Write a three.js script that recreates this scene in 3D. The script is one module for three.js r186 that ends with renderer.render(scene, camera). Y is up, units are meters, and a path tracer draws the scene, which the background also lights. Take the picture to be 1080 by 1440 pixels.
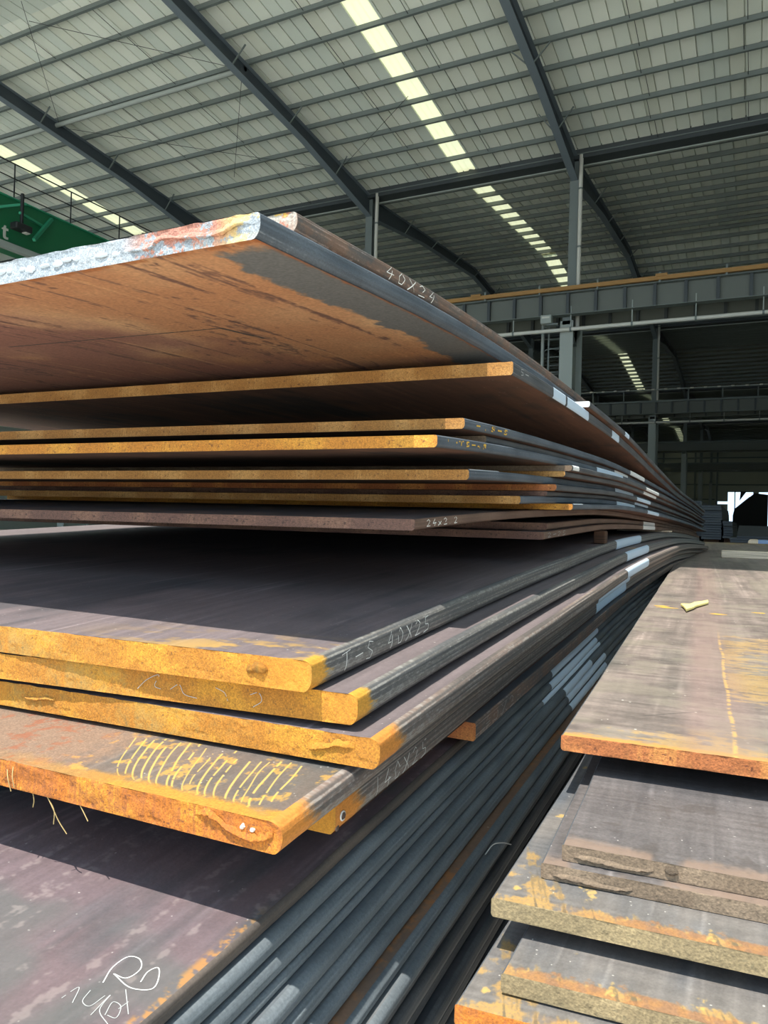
import * as THREE from 'three';
import { mergeGeometries } from 'three/addons/utils/BufferGeometryUtils.js';
import { RoundedBoxGeometry } from 'three/addons/geometries/RoundedBoxGeometry.js';
import { FontLoader } from 'three/addons/loaders/FontLoader.js';
import { TextGeometry } from 'three/addons/geometries/TextGeometry.js';

// ───────────────────────── camera, sky, sun, exposure
// Place coordinates: r = metres to the right of the camera across the hall, h = metres above the camera, s = metres into the hall.
const EYE = 1.4;
const P = (r, h, s) => new THREE.Vector3(r, EYE + h, -s);
const scene = new THREE.Scene();
const camera = new THREE.PerspectiveCamera(69.05, 3 / 4, 0.05, 600);
{
  const yaw = THREE.MathUtils.degToRad(26.4), pitch = THREE.MathUtils.degToRad(0.58), roll = THREE.MathUtils.degToRad(1.63);
  camera.rotation.order = 'YXZ';
  camera.rotation.set(pitch, yaw, roll);
  camera.position.set(0, EYE, 0);
}
const SUN_DIR = new THREE.Vector3(-0.035, 1, 0.41).normalize();
scene.background = new THREE.Color(0.58, 0.79, 1.0);                 // an even, hazy white-blue sky
scene.backgroundIntensity = 1.6;
const sun = new THREE.DirectionalLight(new THREE.Color(1, 0.955, 0.88), 6.3);
sun.name = 'sun';
sun.position.copy(SUN_DIR).multiplyScalar(60).add(new THREE.Vector3(-8, 0, -10));
sun.target.position.set(-8, 0, -10);
sun.castShadow = true;
sun.shadow.mapSize.set(4096, 4096);
Object.assign(sun.shadow.camera, { left: -60, right: 40, top: 70, bottom: -120, near: 1, far: 200 });
sun.shadow.radius = 1;
scene.add(sun, sun.target);
const renderer = new THREE.WebGLRenderer({ antialias: true });
renderer.toneMapping = THREE.LinearToneMapping;
renderer.toneMappingExposure = 1.25;
renderer.shadowMap.enabled = true;

// ───────────────────────── helpers
const { clamp, lerp } = THREE.MathUtils;
const smoothstep = (x, a, b) => { const t = clamp((x - a) / (b - a), 0, 1); return t * t * (3 - 2 * t); };
let seedState = 20240611;
const rnd = () => { seedState = (seedState + 0x6d2b79f5) | 0; let t = Math.imul(seedState ^ (seedState >>> 15), 1 | seedState); t = (t + Math.imul(t ^ (t >>> 7), 61 | t)) ^ t; return ((t ^ (t >>> 14)) >>> 0) / 4294967296; };
const rr = (a, b) => a + (b - a) * rnd();
const hash = (i, k) => { let t = Math.imul(i | 0, 374761393) + Math.imul(k | 0, 668265263); t = Math.imul(t ^ (t >>> 13), 1274126177); return ((t ^ (t >>> 16)) >>> 0) / 4294967296; };
const noise1 = (x, k = 0) => { const i = Math.floor(x), f = x - i, u = f * f * (3 - 2 * f); return lerp(hash(i, k), hash(i + 1, k), u) * 2 - 1; };
const noise2 = (x, y, k = 0) => { const i = Math.floor(x), j = Math.floor(y), fx = x - i, fy = y - j, u = fx * fx * (3 - 2 * fx), v = fy * fy * (3 - 2 * fy), H = (a, b) => hash(a * 7919 + b, k); return lerp(lerp(H(i, j), H(i + 1, j), u), lerp(H(i, j + 1), H(i + 1, j + 1), u), v) * 2 - 1; };
const used = new Map();
const numbered = (n) => { const k = used.get(n) ?? 0; used.set(n, k + 1); return k ? `${n}_${String(k).padStart(3, '0')}` : n; };
function tag(o, label, category, group) { o.userData = { ...o.userData, label, category }; if (group) o.userData.group = group; return o; }
function thing(name, label, category, pos = [0, 0, 0], group) {
  const g = new THREE.Group(); g.name = numbered(name); g.position.copy(P(...pos)); scene.add(g); tag(g, label, category, group); return g;
}
function mesh(name, geo, mat, parent) { const m = new THREE.Mesh(geo, mat); m.name = parent ? name : numbered(name); (parent ?? scene).add(m); return m; }
function struct(o) { o.userData.kind = 'structure'; return o; }
// a box given by its lower and upper corner in (r, h, s), in place coordinates relative to origin o
function box(a, b, o = [0, -EYE, 0]) {
  const A = P(a[0] - o[0], a[1] - o[1] - EYE, a[2] - o[2]), B = P(b[0] - o[0], b[1] - o[1] - EYE, b[2] - o[2]);
  const g = new THREE.BoxGeometry(Math.abs(A.x - B.x), Math.abs(A.y - B.y), Math.abs(A.z - B.z));
  g.translate((A.x + B.x) / 2, (A.y + B.y) / 2, (A.z + B.z) / 2);
  return g;
}
const L = (p, o) => new THREE.Vector3(p[0] - o[0], p[1] - o[1], -(p[2] - o[2]));
function bar(a, b, w, h, o = [0, 0, 0], up = [0, 1, 0]) {           // square bar from a to b
  const A = L(a, o), B = L(b, o), d = B.clone().sub(A), g = new THREE.BoxGeometry(w, h, d.length());
  const m = new THREE.Matrix4().lookAt(A, B, new THREE.Vector3(...up)); g.applyMatrix4(m); g.translate((A.x + B.x) / 2, (A.y + B.y) / 2, (A.z + B.z) / 2); return g;
}
function rod(a, b, rad, o = [0, 0, 0], seg = 8) {
  const A = L(a, o), B = L(b, o), d = B.clone().sub(A), g = new THREE.CylinderGeometry(rad, rad, d.length(), seg);
  g.applyQuaternion(new THREE.Quaternion().setFromUnitVectors(new THREE.Vector3(0, 1, 0), d.clone().normalize())); g.translate((A.x + B.x) / 2, (A.y + B.y) / 2, (A.z + B.z) / 2); return g;
}
// a grid of nu x nv cells; f(i, j) returns { p: Vector3-like, n?: normal, uv }; want = rough outward direction
function grid(nu, nv, f, want) {
  const pos = [], nor = [], uv = [], idx = []; let hasN = true;
  for (let j = 0; j <= nv; j++) for (let i = 0; i <= nu; i++) { const q = f(i, j); pos.push(...q.p); uv.push(...q.uv); if (q.n) nor.push(...q.n); else hasN = false; }
  const at = (k) => new THREE.Vector3(pos[k * 3], pos[k * 3 + 1], pos[k * 3 + 2]);
  let flip = false, best = 0;
  for (const [i, j] of [[0, 0], [nu >> 1, nv >> 1], [nu - 1, nv - 1]]) {
    const k = j * (nu + 1) + i, a = at(k), b = at(k + 1), c = at(k + nu + 1), n = b.sub(a).cross(c.sub(a));
    const w = want ?? (hasN ? [nor[k * 3], nor[k * 3 + 1], nor[k * 3 + 2]] : [0, 1, 0]), d = n.normalize().dot(new THREE.Vector3(...w));
    if (Math.abs(d) > Math.abs(best)) best = d;
  }
  flip = best < 0;
  for (let j = 0; j < nv; j++) for (let i = 0; i < nu; i++) { const k = j * (nu + 1) + i, a = k, b = k + 1, c = k + nu + 1, d = c + 1; flip ? idx.push(a, c, b, b, c, d) : idx.push(a, b, c, b, d, c); }
  const g = new THREE.BufferGeometry();
  g.setAttribute('position', new THREE.Float32BufferAttribute(pos, 3)); g.setAttribute('uv', new THREE.Float32BufferAttribute(uv, 2)); g.setIndex(idx);
  if (hasN) g.setAttribute('normal', new THREE.Float32BufferAttribute(nor, 3)); else g.computeVertexNormals();
  return g;
}

// ───────────────────────── tileable noise fields and textures
const FN = 512;
function field(seed, nx, ny, oct, gain = 0.5) {
  const out = new Float32Array(FN * FN); let amp = 1, tot = 0;
  for (let o = 0; o < oct; o++, nx *= 2, ny *= 2, amp *= gain) {
    if (nx > FN || ny > FN) break;
    const lat = new Float32Array(nx * ny); for (let k = 0; k < lat.length; k++) lat[k] = hash(k, seed * 131 + o * 17);
    for (let y = 0; y < FN; y++) {
      const fy = y / FN * ny, j = Math.floor(fy), v0 = fy - j, v = v0 * v0 * (3 - 2 * v0), j0 = j % ny * nx, j1 = (j + 1) % ny * nx;
      for (let x = 0; x < FN; x++) {
        const fx = x / FN * nx, i = Math.floor(fx), u0 = fx - i, u = u0 * u0 * (3 - 2 * u0), i0 = i % nx, i1 = (i + 1) % nx;
        const a = lat[j0 + i0], b = lat[j0 + i1], c = lat[j1 + i0], d = lat[j1 + i1];
        out[y * FN + x] += amp * (a + (b - a) * u + (c - a) * v + (a - b - c + d) * u * v);
      }
    }
    tot += amp;
  }
  let lo = 1e9, hi = -1e9; for (let k = 0; k < out.length; k++) { lo = Math.min(lo, out[k]); hi = Math.max(hi, out[k]); }
  for (let k = 0; k < out.length; k++) out[k] = (out[k] - lo) / (hi - lo);
  return out;
}
const F = { big: field(1, 4, 4, 6), mid: field(2, 12, 12, 5), fine: field(3, 64, 64, 4, 0.7), grain: field(4, 256, 256, 2, 0.8), along: field(5, 40, 3, 4), along2: field(6, 128, 6, 3, 0.7), across: field(7, 3, 40, 4), blot: field(8, 7, 7, 3), spot: field(9, 30, 30, 2), scr: field(10, 256, 4, 2) };
const S = (f, u, v) => { u = (u - Math.floor(u)) * FN; v = (v - Math.floor(v)) * FN; const i = Math.floor(u), j = Math.floor(v), a = u - i, b = v - j, i0 = i % FN, i1 = (i + 1) % FN, j0 = j % FN * FN, j1 = (j + 1) % FN * FN; return (f[j0 + i0] * (1 - a) + f[j0 + i1] * a) * (1 - b) + (f[j1 + i0] * (1 - a) + f[j1 + i1] * a) * b; };
const mix3 = (a, b, t) => { t = clamp(t, 0, 1); return [a[0] + (b[0] - a[0]) * t, a[1] + (b[1] - a[1]) * t, a[2] + (b[2] - a[2]) * t]; };
const mul3 = (a, k) => [a[0] * k, a[1] * k, a[2] * k];
function tex(w, h, tileU, tileV, f, srgb = true) {
  const d = new Uint8Array(w * h * 4);
  for (let y = 0, k = 0; y < h; y++) for (let x = 0; x < w; x++, k += 4) { const c = f((x + 0.5) / w, (y + 0.5) / h); d[k] = clamp(c[0], 0, 255); d[k + 1] = clamp(c[1], 0, 255); d[k + 2] = clamp(c[2], 0, 255); d[k + 3] = 255; }
  const t = new THREE.DataTexture(d, w, h); t.wrapS = t.wrapT = THREE.RepeatWrapping; t.magFilter = THREE.LinearFilter; t.minFilter = THREE.LinearMipmapLinearFilter; t.generateMipmaps = true;
  if (srgb) t.colorSpace = THREE.SRGBColorSpace; t.repeat.set(1 / tileU, 1 / tileV); t.needsUpdate = true; return t;
}
const grey = (v) => [v * 255, v * 255, v * 255];
// relief maps
const bumpScale = tex(512, 512, 0.5, 0.5, (u, v) => grey(0.5 * S(F.mid, u, v) + 0.3 * S(F.fine, u * 2, v * 2) + 0.2 * S(F.grain, u, v)), false);
const bumpPit = tex(512, 512, 0.25, 0.25, (u, v) => grey(clamp(0.75 + 0.25 * S(F.grain, u, v) - 1.6 * Math.max(0, S(F.spot, u, v) - 0.66) - 0.35 * S(F.fine, u, v), 0, 1)), false);
const bumpSide = tex(512, 512, 0.6, 0.1, (u, v) => grey(0.55 * S(F.across, u, v) + 0.25 * S(F.fine, u, v * 0.5) + 0.2 * S(F.grain, u, v)), false);

// tops: mill scale with a rust film. u runs across from the plate's long edge, v along from its cut end (metres / tile)
const millscale = (base, film, filmAmt, extra) => (u, v) => {
  const b = S(F.big, u, v), m = S(F.mid, u, v), al = S(F.along, u, v), al2 = S(F.along2, u, v), g = S(F.grain, u * 3, v * 3), fi = S(F.fine, u * 2, v * 2);
  let c = mix3(base, film, smoothstep(0.55 * b + 0.25 * m + 0.3 * al, 0.62 - filmAmt * 0.5, 0.85 - filmAmt * 0.4));
  c = mul3(c, 0.8 + 0.22 * al2 + 0.16 * g + 0.1 * fi);
  c = mix3(c, mul3(c, 1.6), smoothstep(S(F.along, u * 1.3 + 0.4, v + 0.3) * 0.6 + 0.4 * al2, 0.62, 0.8) * 0.35);
  if (hash(Math.floor(u * 900) * 977 + Math.floor(v * 900), 5) > 0.9994) c = mix3(c, [205, 200, 190], 0.8);
  return extra ? extra(u, v, c) : c;
};
const ochreDust = (amt, col = [196, 150, 62]) => (u, v, c) => mix3(c, col, smoothstep(0.6 * S(F.blot, u, v) + 0.4 * S(F.fine, u, v * 2), 0.72 - amt, 0.8 - amt * 0.6) * 0.75);
const mirror = (t) => { t.wrapS = t.wrapT = THREE.MirroredRepeatWrapping; return t; }, stretch = (t) => { t.wrapS = THREE.ClampToEdgeWrapping; return t; };
const M = {};
const std = (o) => new THREE.MeshStandardMaterial({ roughness: 0.7, metalness: 0, ...o });
const topMat = (map, o = {}) => std({ map, bumpMap: bumpScale, bumpScale: 0.0006, roughness: 0.55, ...o });
M.topDark = topMat(tex(512, 512, 1.6, 1.6, millscale([60, 64, 69], [78, 76, 78], 0.35)), { roughness: 0.5 });
M.topBlue = topMat(tex(512, 512, 1.6, 1.6, millscale([86, 92, 96], [94, 96, 97], 0.4)));
M.topRusty = topMat(tex(512, 512, 1.6, 1.6, millscale([84, 76, 70], [124, 96, 76], 0.5, (u, v, c) => mix3(c, [170, 108, 60], smoothstep(S(F.blot, u * 3, v * 2) * 0.5 + S(F.fine, u * 2, v * 2) * 0.5, 0.58, 0.68) * 0.6))));
M.topMauve = topMat(mirror(tex(1024, 1024, 1.5, 1.5, millscale([77, 74, 76], [104, 94, 94], 0.55, (u, v, c) => {
  const su = u * 1.5, sv = v * 1.5; // ochre smears beside the cut end
  return mix3(c, [196, 150, 66], (smoothstep(S(F.blot, u * 2 + 0.3, v * 6) * 0.6 + S(F.fine, u, v * 2) * 0.4, 0.5, 0.68)) * smoothstep(sv, 0.16, 0.0) * smoothstep(su, 0.5, 0.05) * 0.8);
}))));
M.topPurple = topMat(mirror(tex(1024, 1024, 1.5, 1.5, millscale([64, 68, 70], [99, 85, 87], 0.62, (u, v, c) => {
  const gr = smoothstep(S(F.blot, u + 0.2, v + 0.55), 0.62, 0.75);
  c = mix3(c, [84, 92, 88], gr * 0.5);
  const wear = smoothstep(S(F.along, u * 2, v * 0.7 + 0.2) * 0.45 + S(F.fine, u * 2, v * 2) * 0.55, 0.6, 0.72);
  c = mix3(c, [150, 138, 132], wear * 0.4);
  return mix3(c, [170, 120, 66], smoothstep(S(F.fine, u * 3, v * 3) * 0.6 + S(F.mid, u, v) * 0.4, 0.5, 0.62) * smoothstep(v * 1.5, 0.42, 0.34) * smoothstep(u * 1.5, 0.022, 0.012) * smoothstep(u * 1.5, -0.001, 0.006) * 0.8);
}))));
const arcField = (u, v) => {                                        // curved grinding strokes fanned over a plate's corner, u across, v along (m)
  let k = 0;
  for (let i = 0; i < 19; i++) {
    const t = (v - 0.024) / 0.125; if (t < -0.1 || t > 1.05) continue;
    const c = 0.034 + 0.0122 * i + Math.pow(Math.max(t, 0), 0.75) * (0.036 + 0.0029 * i) + 0.003 * noise1(v * 18, i) + 0.004 * (hash(i, 21) - 0.5), w = 0.0007 + 0.0006 * hash(i, 3);
    const d = Math.abs(u - c), on = noise1(v * 70 + i * 9, 77) > -0.72 && t < 0.8 + 0.25 * hash(i, 8) && t > -0.05 + 0.12 * hash(i, 9);
    if (on) k = Math.max(k, smoothstep(d, w * 1.8, w * 0.6));
  }
  return k;
};
M.topArcs = topMat(mirror(tex(1536, 1536, 1.5, 1.5, millscale([80, 82, 80], [103, 92, 84], 0.45, (u, v, c) => {
  const a = u * 1.5, b = v * 1.5, fi = S(F.fine, u * 2, v * 2), md = S(F.mid, u * 3, v * 3), gr = S(F.grain, u * 4, v * 4), st = S(F.along, u * 2, v);
  c = mul3(c, 0.85 + 0.2 * gr);
  const rust = smoothstep(0.35 * S(F.big, u * 2 + 0.13, v * 2 + 0.4) + 0.3 * fi + 0.2 * st + 0.5 * smoothstep(a, 0.2, 0.5), 0.56, 0.82);
  c = mix3(c, mul3([142, 116, 96], 0.7 + 0.45 * gr), rust * 0.85);
  c = mix3(c, [136, 82, 60], smoothstep(0.5 * md + 0.5 * fi, 0.52, 0.66) * smoothstep(a, 0.3, 0.46) * 0.7);
  c = mix3(c, [212, 172, 90], arcField(a, b) * 0.85);
  c = mix3(c, [204, 152, 62], smoothstep(0.45 * fi + 0.3 * md + 0.25 * S(F.blot, u * 6, v * 7), 0.58, 0.68) * smoothstep(a, 0.42, 0.32) * smoothstep(b, 0.19, 0.12) * 0.6);
  return mix3(c, mul3([198, 138, 52], 0.75 + 0.35 * gr), smoothstep(b + 0.026 * (md - 0.5) + 0.02 * (fi - 0.5), 0.034, 0.014) * smoothstep(a, 0.55, 0.15) * 0.9);
}))));
M.topTan = topMat(mirror(tex(1536, 1536, 2.2, 2.2, millscale([80, 76, 70], [104, 94, 87], 0.6, (u, v, c) => {
  const a = u * 2.2, b = v * 2.2, wv = 0.03 * S(F.mid, u, v), sw = S(F.across, u * 1.2, v * 3.1 + wv), sw2 = S(F.across, u * 3.4 + 0.2, v * 7 + wv), fi = S(F.fine, u * 2, v * 3), gr = S(F.grain, u * 4, v * 4);
  c = mul3(c, 0.6 + 0.22 * sw + 0.2 * sw2 + 0.34 * S(F.mid, u * 2.2, v * 3) + 0.2 * fi);
  c = mix3(c, [136, 128, 112], smoothstep(S(F.blot, u * 3, v * 2) * 0.5 + S(F.mid, u * 3.1, v * 4.2) * 0.5, 0.5, 0.66) * 0.5);
  const y = 0.36 * S(F.blot, u * 2.4 + 0.1, v * 3.1) + 0.34 * fi + 0.3 * sw2;
  const zone = Math.max(0.6 * smoothstep(b, 0.18, 0.0), smoothstep(a, 0.2, 0.215) * smoothstep(b, 1.15, 0.95) * smoothstep(b, 0.2, 0.4));
  c = mix3(c, [178, 142, 80], smoothstep(y, 0.62 - 0.18 * zone, 0.72 - 0.16 * zone) * smoothstep(zone, 0.05, 0.5) * (0.3 + 0.5 * gr));
  c = mix3(c, [190, 138, 66], smoothstep(b + 0.03 * (fi - 0.5), 0.022, 0.007) * 0.8);
  c = mix3(c, [146, 118, 110], smoothstep(a, 0.12, 0.16) * smoothstep(a, 0.25, 0.21) * 0.55 * (0.4 + 0.6 * S(F.along, u, v)));
  c = mix3(c, [58, 54, 52], smoothstep(Math.abs(b - 0.16 - (a - 0.1) * 0.9), 0.0022, 0.0008) * smoothstep(a, 0.07, 0.1) * smoothstep(a, 0.17, 0.13) * 0.7);
  return mix3(c, [206, 160, 88], smoothstep(Math.abs(a - 0.205 - 0.0025 * noise1(b * 8) - 0.004 * (fi - 0.5)), 0.004, 0.001) * smoothstep(fi, 0.35, 0.55) * smoothstep(b, 1.2, 0.9) * 0.65);
}))));
M.topSlate = topMat(mirror(tex(1024, 1024, 1.2, 1.2, millscale([73, 70, 70], [92, 87, 85], 0.55, (u, v, c) => {
  const fi = S(F.fine, u * 2, v * 2), sw = S(F.across, u * 2, v * 5 + 0.03 * S(F.mid, u, v));
  c = mul3(c, 0.84 + 0.2 * sw + 0.12 * S(F.grain, u * 3, v * 3));
  c = mix3(c, [70, 64, 60], smoothstep(S(F.blot, u * 4, v * 5) * 0.5 + fi * 0.5, 0.6, 0.72) * 0.4);
  return mix3(c, [140, 116, 98], smoothstep(v * 1.2 + 0.02 * (fi - 0.5), 0.03, 0.008) * smoothstep(S(F.mid, u * 2, v), 0.35, 0.55) * 0.7);
}))));
M.topOchreRim = topMat(mirror(tex(2048, 1024, 1.2, 1.2, millscale([77, 80, 84], [104, 99, 94], 0.5, (u, v, c) => {
  const a = u * 1.2, b = v * 1.2, fi = S(F.fine, u * 2, v * 2), md = S(F.mid, u * 3, v * 3), st = S(F.along, u * 4 + v * 1.3, v * 0.8), gr = S(F.grain, u * 4, v * 4);
  c = mul3(c, 0.86 + 0.16 * S(F.across, u * 2, v * 6) + 0.12 * gr);
  const near = Math.max(0.8 * smoothstep(a, 0.13, 0.0) * smoothstep(b, 0.16, 0.02), smoothstep(b, 0.03, 0.008));
  c = mix3(c, [184, 140, 72], smoothstep(0.36 * md + 0.34 * fi + 0.3 * st + 0.3 * near, 0.68, 0.82) * smoothstep(near, 0.0, 0.25) * (0.35 + 0.6 * gr));
  c = mix3(c, [70, 68, 62], smoothstep(st * 0.7 + fi * 0.3, 0.62, 0.72) * near * 0.55);
  c = mix3(c, mul3([148, 104, 68], 0.8 + 0.35 * gr), smoothstep(b + 0.026 * (md - 0.5) + 0.03 * (fi - 0.5), 0.017, 0.009) * smoothstep(a, 0.04, 0.14) * 0.75);
  return mix3(c, [196, 160, 90], smoothstep(S(F.blot, u * 5 + 0.5, v * 6) * 0.7 + fi * 0.3, 0.78, 0.84) * 0.7);
}))));
// undersides
M.underRust = std({ map: mirror(tex(1024, 1024, 1.6, 1.6, (u, v) => {
  const a = u * 1.6, b = v * 1.6, st = S(F.along, u * 1.6, v * 0.9), st2 = S(F.along2, u * 2, v), bg = S(F.big, u, v), fi = S(F.fine, u * 2, v * 1), gr = S(F.grain, u * 2, v * 2);
  let c = mix3([204, 158, 114], [186, 130, 88], smoothstep(bg, 0.35, 0.7));
  c = mix3(c, [140, 92, 78], smoothstep(S(F.big, u * 0.9 + 0.37, v * 0.9 + 0.1) * 0.6 + S(F.blot, u, v) * 0.25 + 0.35 * smoothstep(a, 0.35, 0.75), 0.58, 0.8) * 0.85);
  c = mix3(c, [96, 66, 58], smoothstep(st * 0.5 + st2 * 0.25 + fi * 0.3, 0.6, 0.74) * 0.75);
  c = mix3(c, [78, 54, 50], smoothstep(S(F.mid, u * 2, v * 0.7) * 0.5 + fi * 0.5, 0.66, 0.76) * 0.5);
  c = mix3(c, [216, 164, 112], smoothstep(S(F.along, u * 2.3 + 0.2, v * 0.6) * 0.6 + fi * 0.4, 0.62, 0.76) * 0.45);
  const band = smoothstep(a + 0.035 * (S(F.mid, u * 1.5, v * 2.5) - 0.5) + 0.03 * (fi - 0.5), 0.105, 0.09) * smoothstep(b + 0.04 * (fi - 0.5), 0.012, 0.045);
  c = mix3(c, [104, 104, 102], band);
  c = mix3(c, [150, 84, 46], smoothstep(a + 0.01 * (fi - 0.5), 0.014, 0.004) * 0.8);
  c = mix3(c, [158, 92, 46], smoothstep(b + 0.016 * (fi - 0.5), 0.016, 0.006) * smoothstep(S(F.mid, u * 6, v), 0.35, 0.6) * 0.7);
  const ln = (x0, y0, x1, y1, w) => { const dx = x1 - x0, dy = y1 - y0, t = clamp(((a - x0) * dx + (b - y0) * dy) / (dx * dx + dy * dy), 0, 1); return smoothstep(Math.hypot(a - x0 - t * dx, b - y0 - t * dy) + 0.002 * (fi - 0.5), w, w * 0.4); };
  c = mix3(c, [66, 60, 56], Math.max(ln(0.385, 0.405, 0.93, 0.36, 0.004), ln(0.385, 0.405, 0.37, 0.52, 0.007)) * (0.5 + 0.5 * smoothstep(fi, 0.3, 0.5)));
  return mul3(c, 0.84 + 0.3 * gr);
})), roughness: 0.85, bumpMap: bumpScale, bumpScale: 0.0004 });
M.underDark = std({ map: tex(512, 512, 1.6, 1.6, millscale([66, 56, 50], [112, 78, 60], 0.6)), roughness: 0.8 });
// cut ends: u inward from the long edge, v down from the top (tile 0.8 m by 0.05 m)
const endTex = (w, a, b, dark, pitAmt, extra) => tex(w, 128, 0.8, 0.05, (u, v) => {
  const m = S(F.mid, u, v * 0.0625), g = S(F.grain, u * 2, v * 0.125), g2 = S(F.grain, u * 3.1 + 0.4, v * 0.19), fi = S(F.fine, u * 1.7, v * 0.106), bl = S(F.blot, u * 1.4, v * 0.09), st = S(F.along2, u * 2.2, v * 0.12);
  let c = mix3(a, b, smoothstep(0.45 * m + 0.35 * bl + 0.2 * st, 0.38, 0.62));
  c = mul3(c, 0.62 + 0.44 * g + 0.3 * g2);
  c = mix3(c, dark, smoothstep(0.55 * fi + 0.45 * S(F.spot, u * 4, v * 0.25), 0.74 - pitAmt, 0.84 - pitAmt) * 0.8);
  c = mix3(c, dark, smoothstep(S(F.spot, u * 9 + 0.3, v * 0.56) * 0.7 + g * 0.3, 0.74 - pitAmt * 0.6, 0.82 - pitAmt * 0.6) * 0.75);
  return extra ? extra(u, v, c, fi, g) : c;
});
const endMat = (map, bs = 0.0016) => std({ map, bumpMap: bumpPit, bumpScale: bs, roughness: 0.9 });
M.endOchre = endMat(endTex(2048, [190, 132, 42], [171, 112, 37], [116, 80, 38], 0.035, (u, v, c, fi) => { c = mix3(c, [158, 134, 78], smoothstep(S(F.big, u * 0.8 + 0.3, 0.2) * 0.7 + fi * 0.3, 0.42, 0.7) * 0.6); return mix3(c, [206, 140, 42], smoothstep(u * 0.8, 0.16, 0.02) * 0.5 * (0.6 + 0.4 * fi)); }));
M.endOrange = endMat(endTex(2048, [199, 129, 39], [175, 101, 33], [108, 62, 34], 0.07, (u, v, c, fi) => mix3(c, [136, 80, 46], smoothstep(S(F.along2, u * 1.6, v * 0.08) * 0.45 + fi * 0.35 + 0.3 * S(F.big, u + 0.1, 0.6), 0.52, 0.76) * 0.5)), 0.002);
M.endSpeck = endMat(endTex(1024, [184, 138, 79], [162, 114, 58], [104, 70, 42], 0.05));
M.endGold = endMat(endTex(1024, [199, 141, 55], [181, 120, 46], [120, 78, 40], 0.1));
M.endBrown = endMat(endTex(512, [124, 92, 74], [104, 76, 64], [58, 44, 38], 0.1), 0.0008);
M.endRust = endMat(endTex(1024, [191, 127, 66], [158, 94, 52], [92, 52, 32], 0.07));
M.endTaupe = endMat(endTex(1024, [128, 110, 90], [112, 95, 77], [92, 78, 64], 0.03));
M.endOlive = endMat(endTex(1024, [146, 128, 94], [130, 114, 84], [116, 104, 78], 0.03));
M.endPale = endMat(endTex(2048, [156, 161, 164], [143, 150, 155], [196, 200, 202], 0.0, (u, v, c, fi, g) => {
  const a = u * 0.8, d = v * 0.05 - 0.004, n = S(F.mid, u * 1.6, v * 0.1) * 0.5 + fi * 0.5;
  const rust = smoothstep(n + 0.16 * smoothstep(d, 0.022, 0.008), 0.5, 0.6) * smoothstep(a, 0.23, 0.17) * smoothstep(a, 0.02, 0.06);
  c = mix3(c, mul3([176, 116, 96], 0.75 + 0.5 * g), rust * 0.9);
  c = mix3(c, [214, 178, 96], smoothstep(n, 0.5, 0.62) * smoothstep(a, 0.075, 0.03) * 0.7);
  return mix3(c, [226, 214, 176], smoothstep(d, 0.02, 0.026) * smoothstep(a, 0.13, 0.02) * 0.5 * fi);
}), 0.003);
M.slagPale = std({ color: '#b4bcc1', roughness: 0.8 });
M.endRed = endMat(endTex(1024, [164, 128, 109], [174, 165, 151], [132, 92, 76], 0.06, (u, v, c, fi) => { const n = S(F.mid, u * 4, v * 0.25) * 0.5 + fi * 0.5; c = mix3(c, [168, 98, 76], smoothstep(n, 0.54, 0.64) * 0.8); return mix3(c, [222, 176, 78], smoothstep(S(F.mid, u * 3 + 0.4, v * 0.2) * 0.6 + fi * 0.4, 0.54, 0.64) * smoothstep(u * 0.8, 0.05, 0.03) * 0.85); }), 0.002);
// long edges: u along the plate, v round the edge
const sideTex = (a, b, lightAmt, tint, extra) => tex(1024, 128, 1.2, 0.06, (u, v) => {
  const ac = S(F.across, u * 1.0, v * 0.6), g = S(F.grain, u * 3, v * 0.2), m = S(F.mid, u, v * 0.1), fi = S(F.fine, u * 2, v * 0.2);
  let c = mix3(a, b, smoothstep(0.5 * m + 0.5 * ac, 0.35, 0.7));
  c = mix3(c, tint, smoothstep(0.6 * ac + 0.4 * fi, 0.74 - lightAmt, 0.9 - lightAmt) * 0.6);
  c = mul3(c, 0.85 + 0.28 * g);
  return extra ? extra(u, v, c) : c;
});
const sideMat = (map) => std({ map, bumpMap: bumpSide, bumpScale: 0.0007, roughness: 0.62 });
M.sideDark = sideMat(sideTex([66, 69, 72], [84, 86, 88], 0.05, [112, 116, 120]));
M.sideBlue = sideMat(sideTex([88, 95, 99], [102, 109, 113], 0.04, [128, 136, 140]));
M.sideSlate = sideMat(sideTex([70, 78, 86], [88, 96, 104], 0.06, [128, 134, 138]));
M.sideBrown = sideMat(sideTex([96, 74, 62], [112, 88, 74], 0.0, [132, 108, 92]));
M.sideUmber = sideMat(sideTex([74, 68, 64], [92, 82, 74], 0.04, [120, 108, 98]));
M.sideRust = sideMat(sideTex([84, 80, 78], [108, 92, 82], 0.16, [190, 180, 174], (u, v, c) => mix3(c, [134, 92, 68], smoothstep(S(F.blot, u * 3, v * 0.2) * 0.6 + S(F.fine, u * 2, v * 0.2) * 0.4, 0.5, 0.64) * 0.3)));
M.sideGrey = sideMat(sideTex([88, 90, 92], [120, 122, 122], 0.16, [176, 180, 182]));
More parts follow.
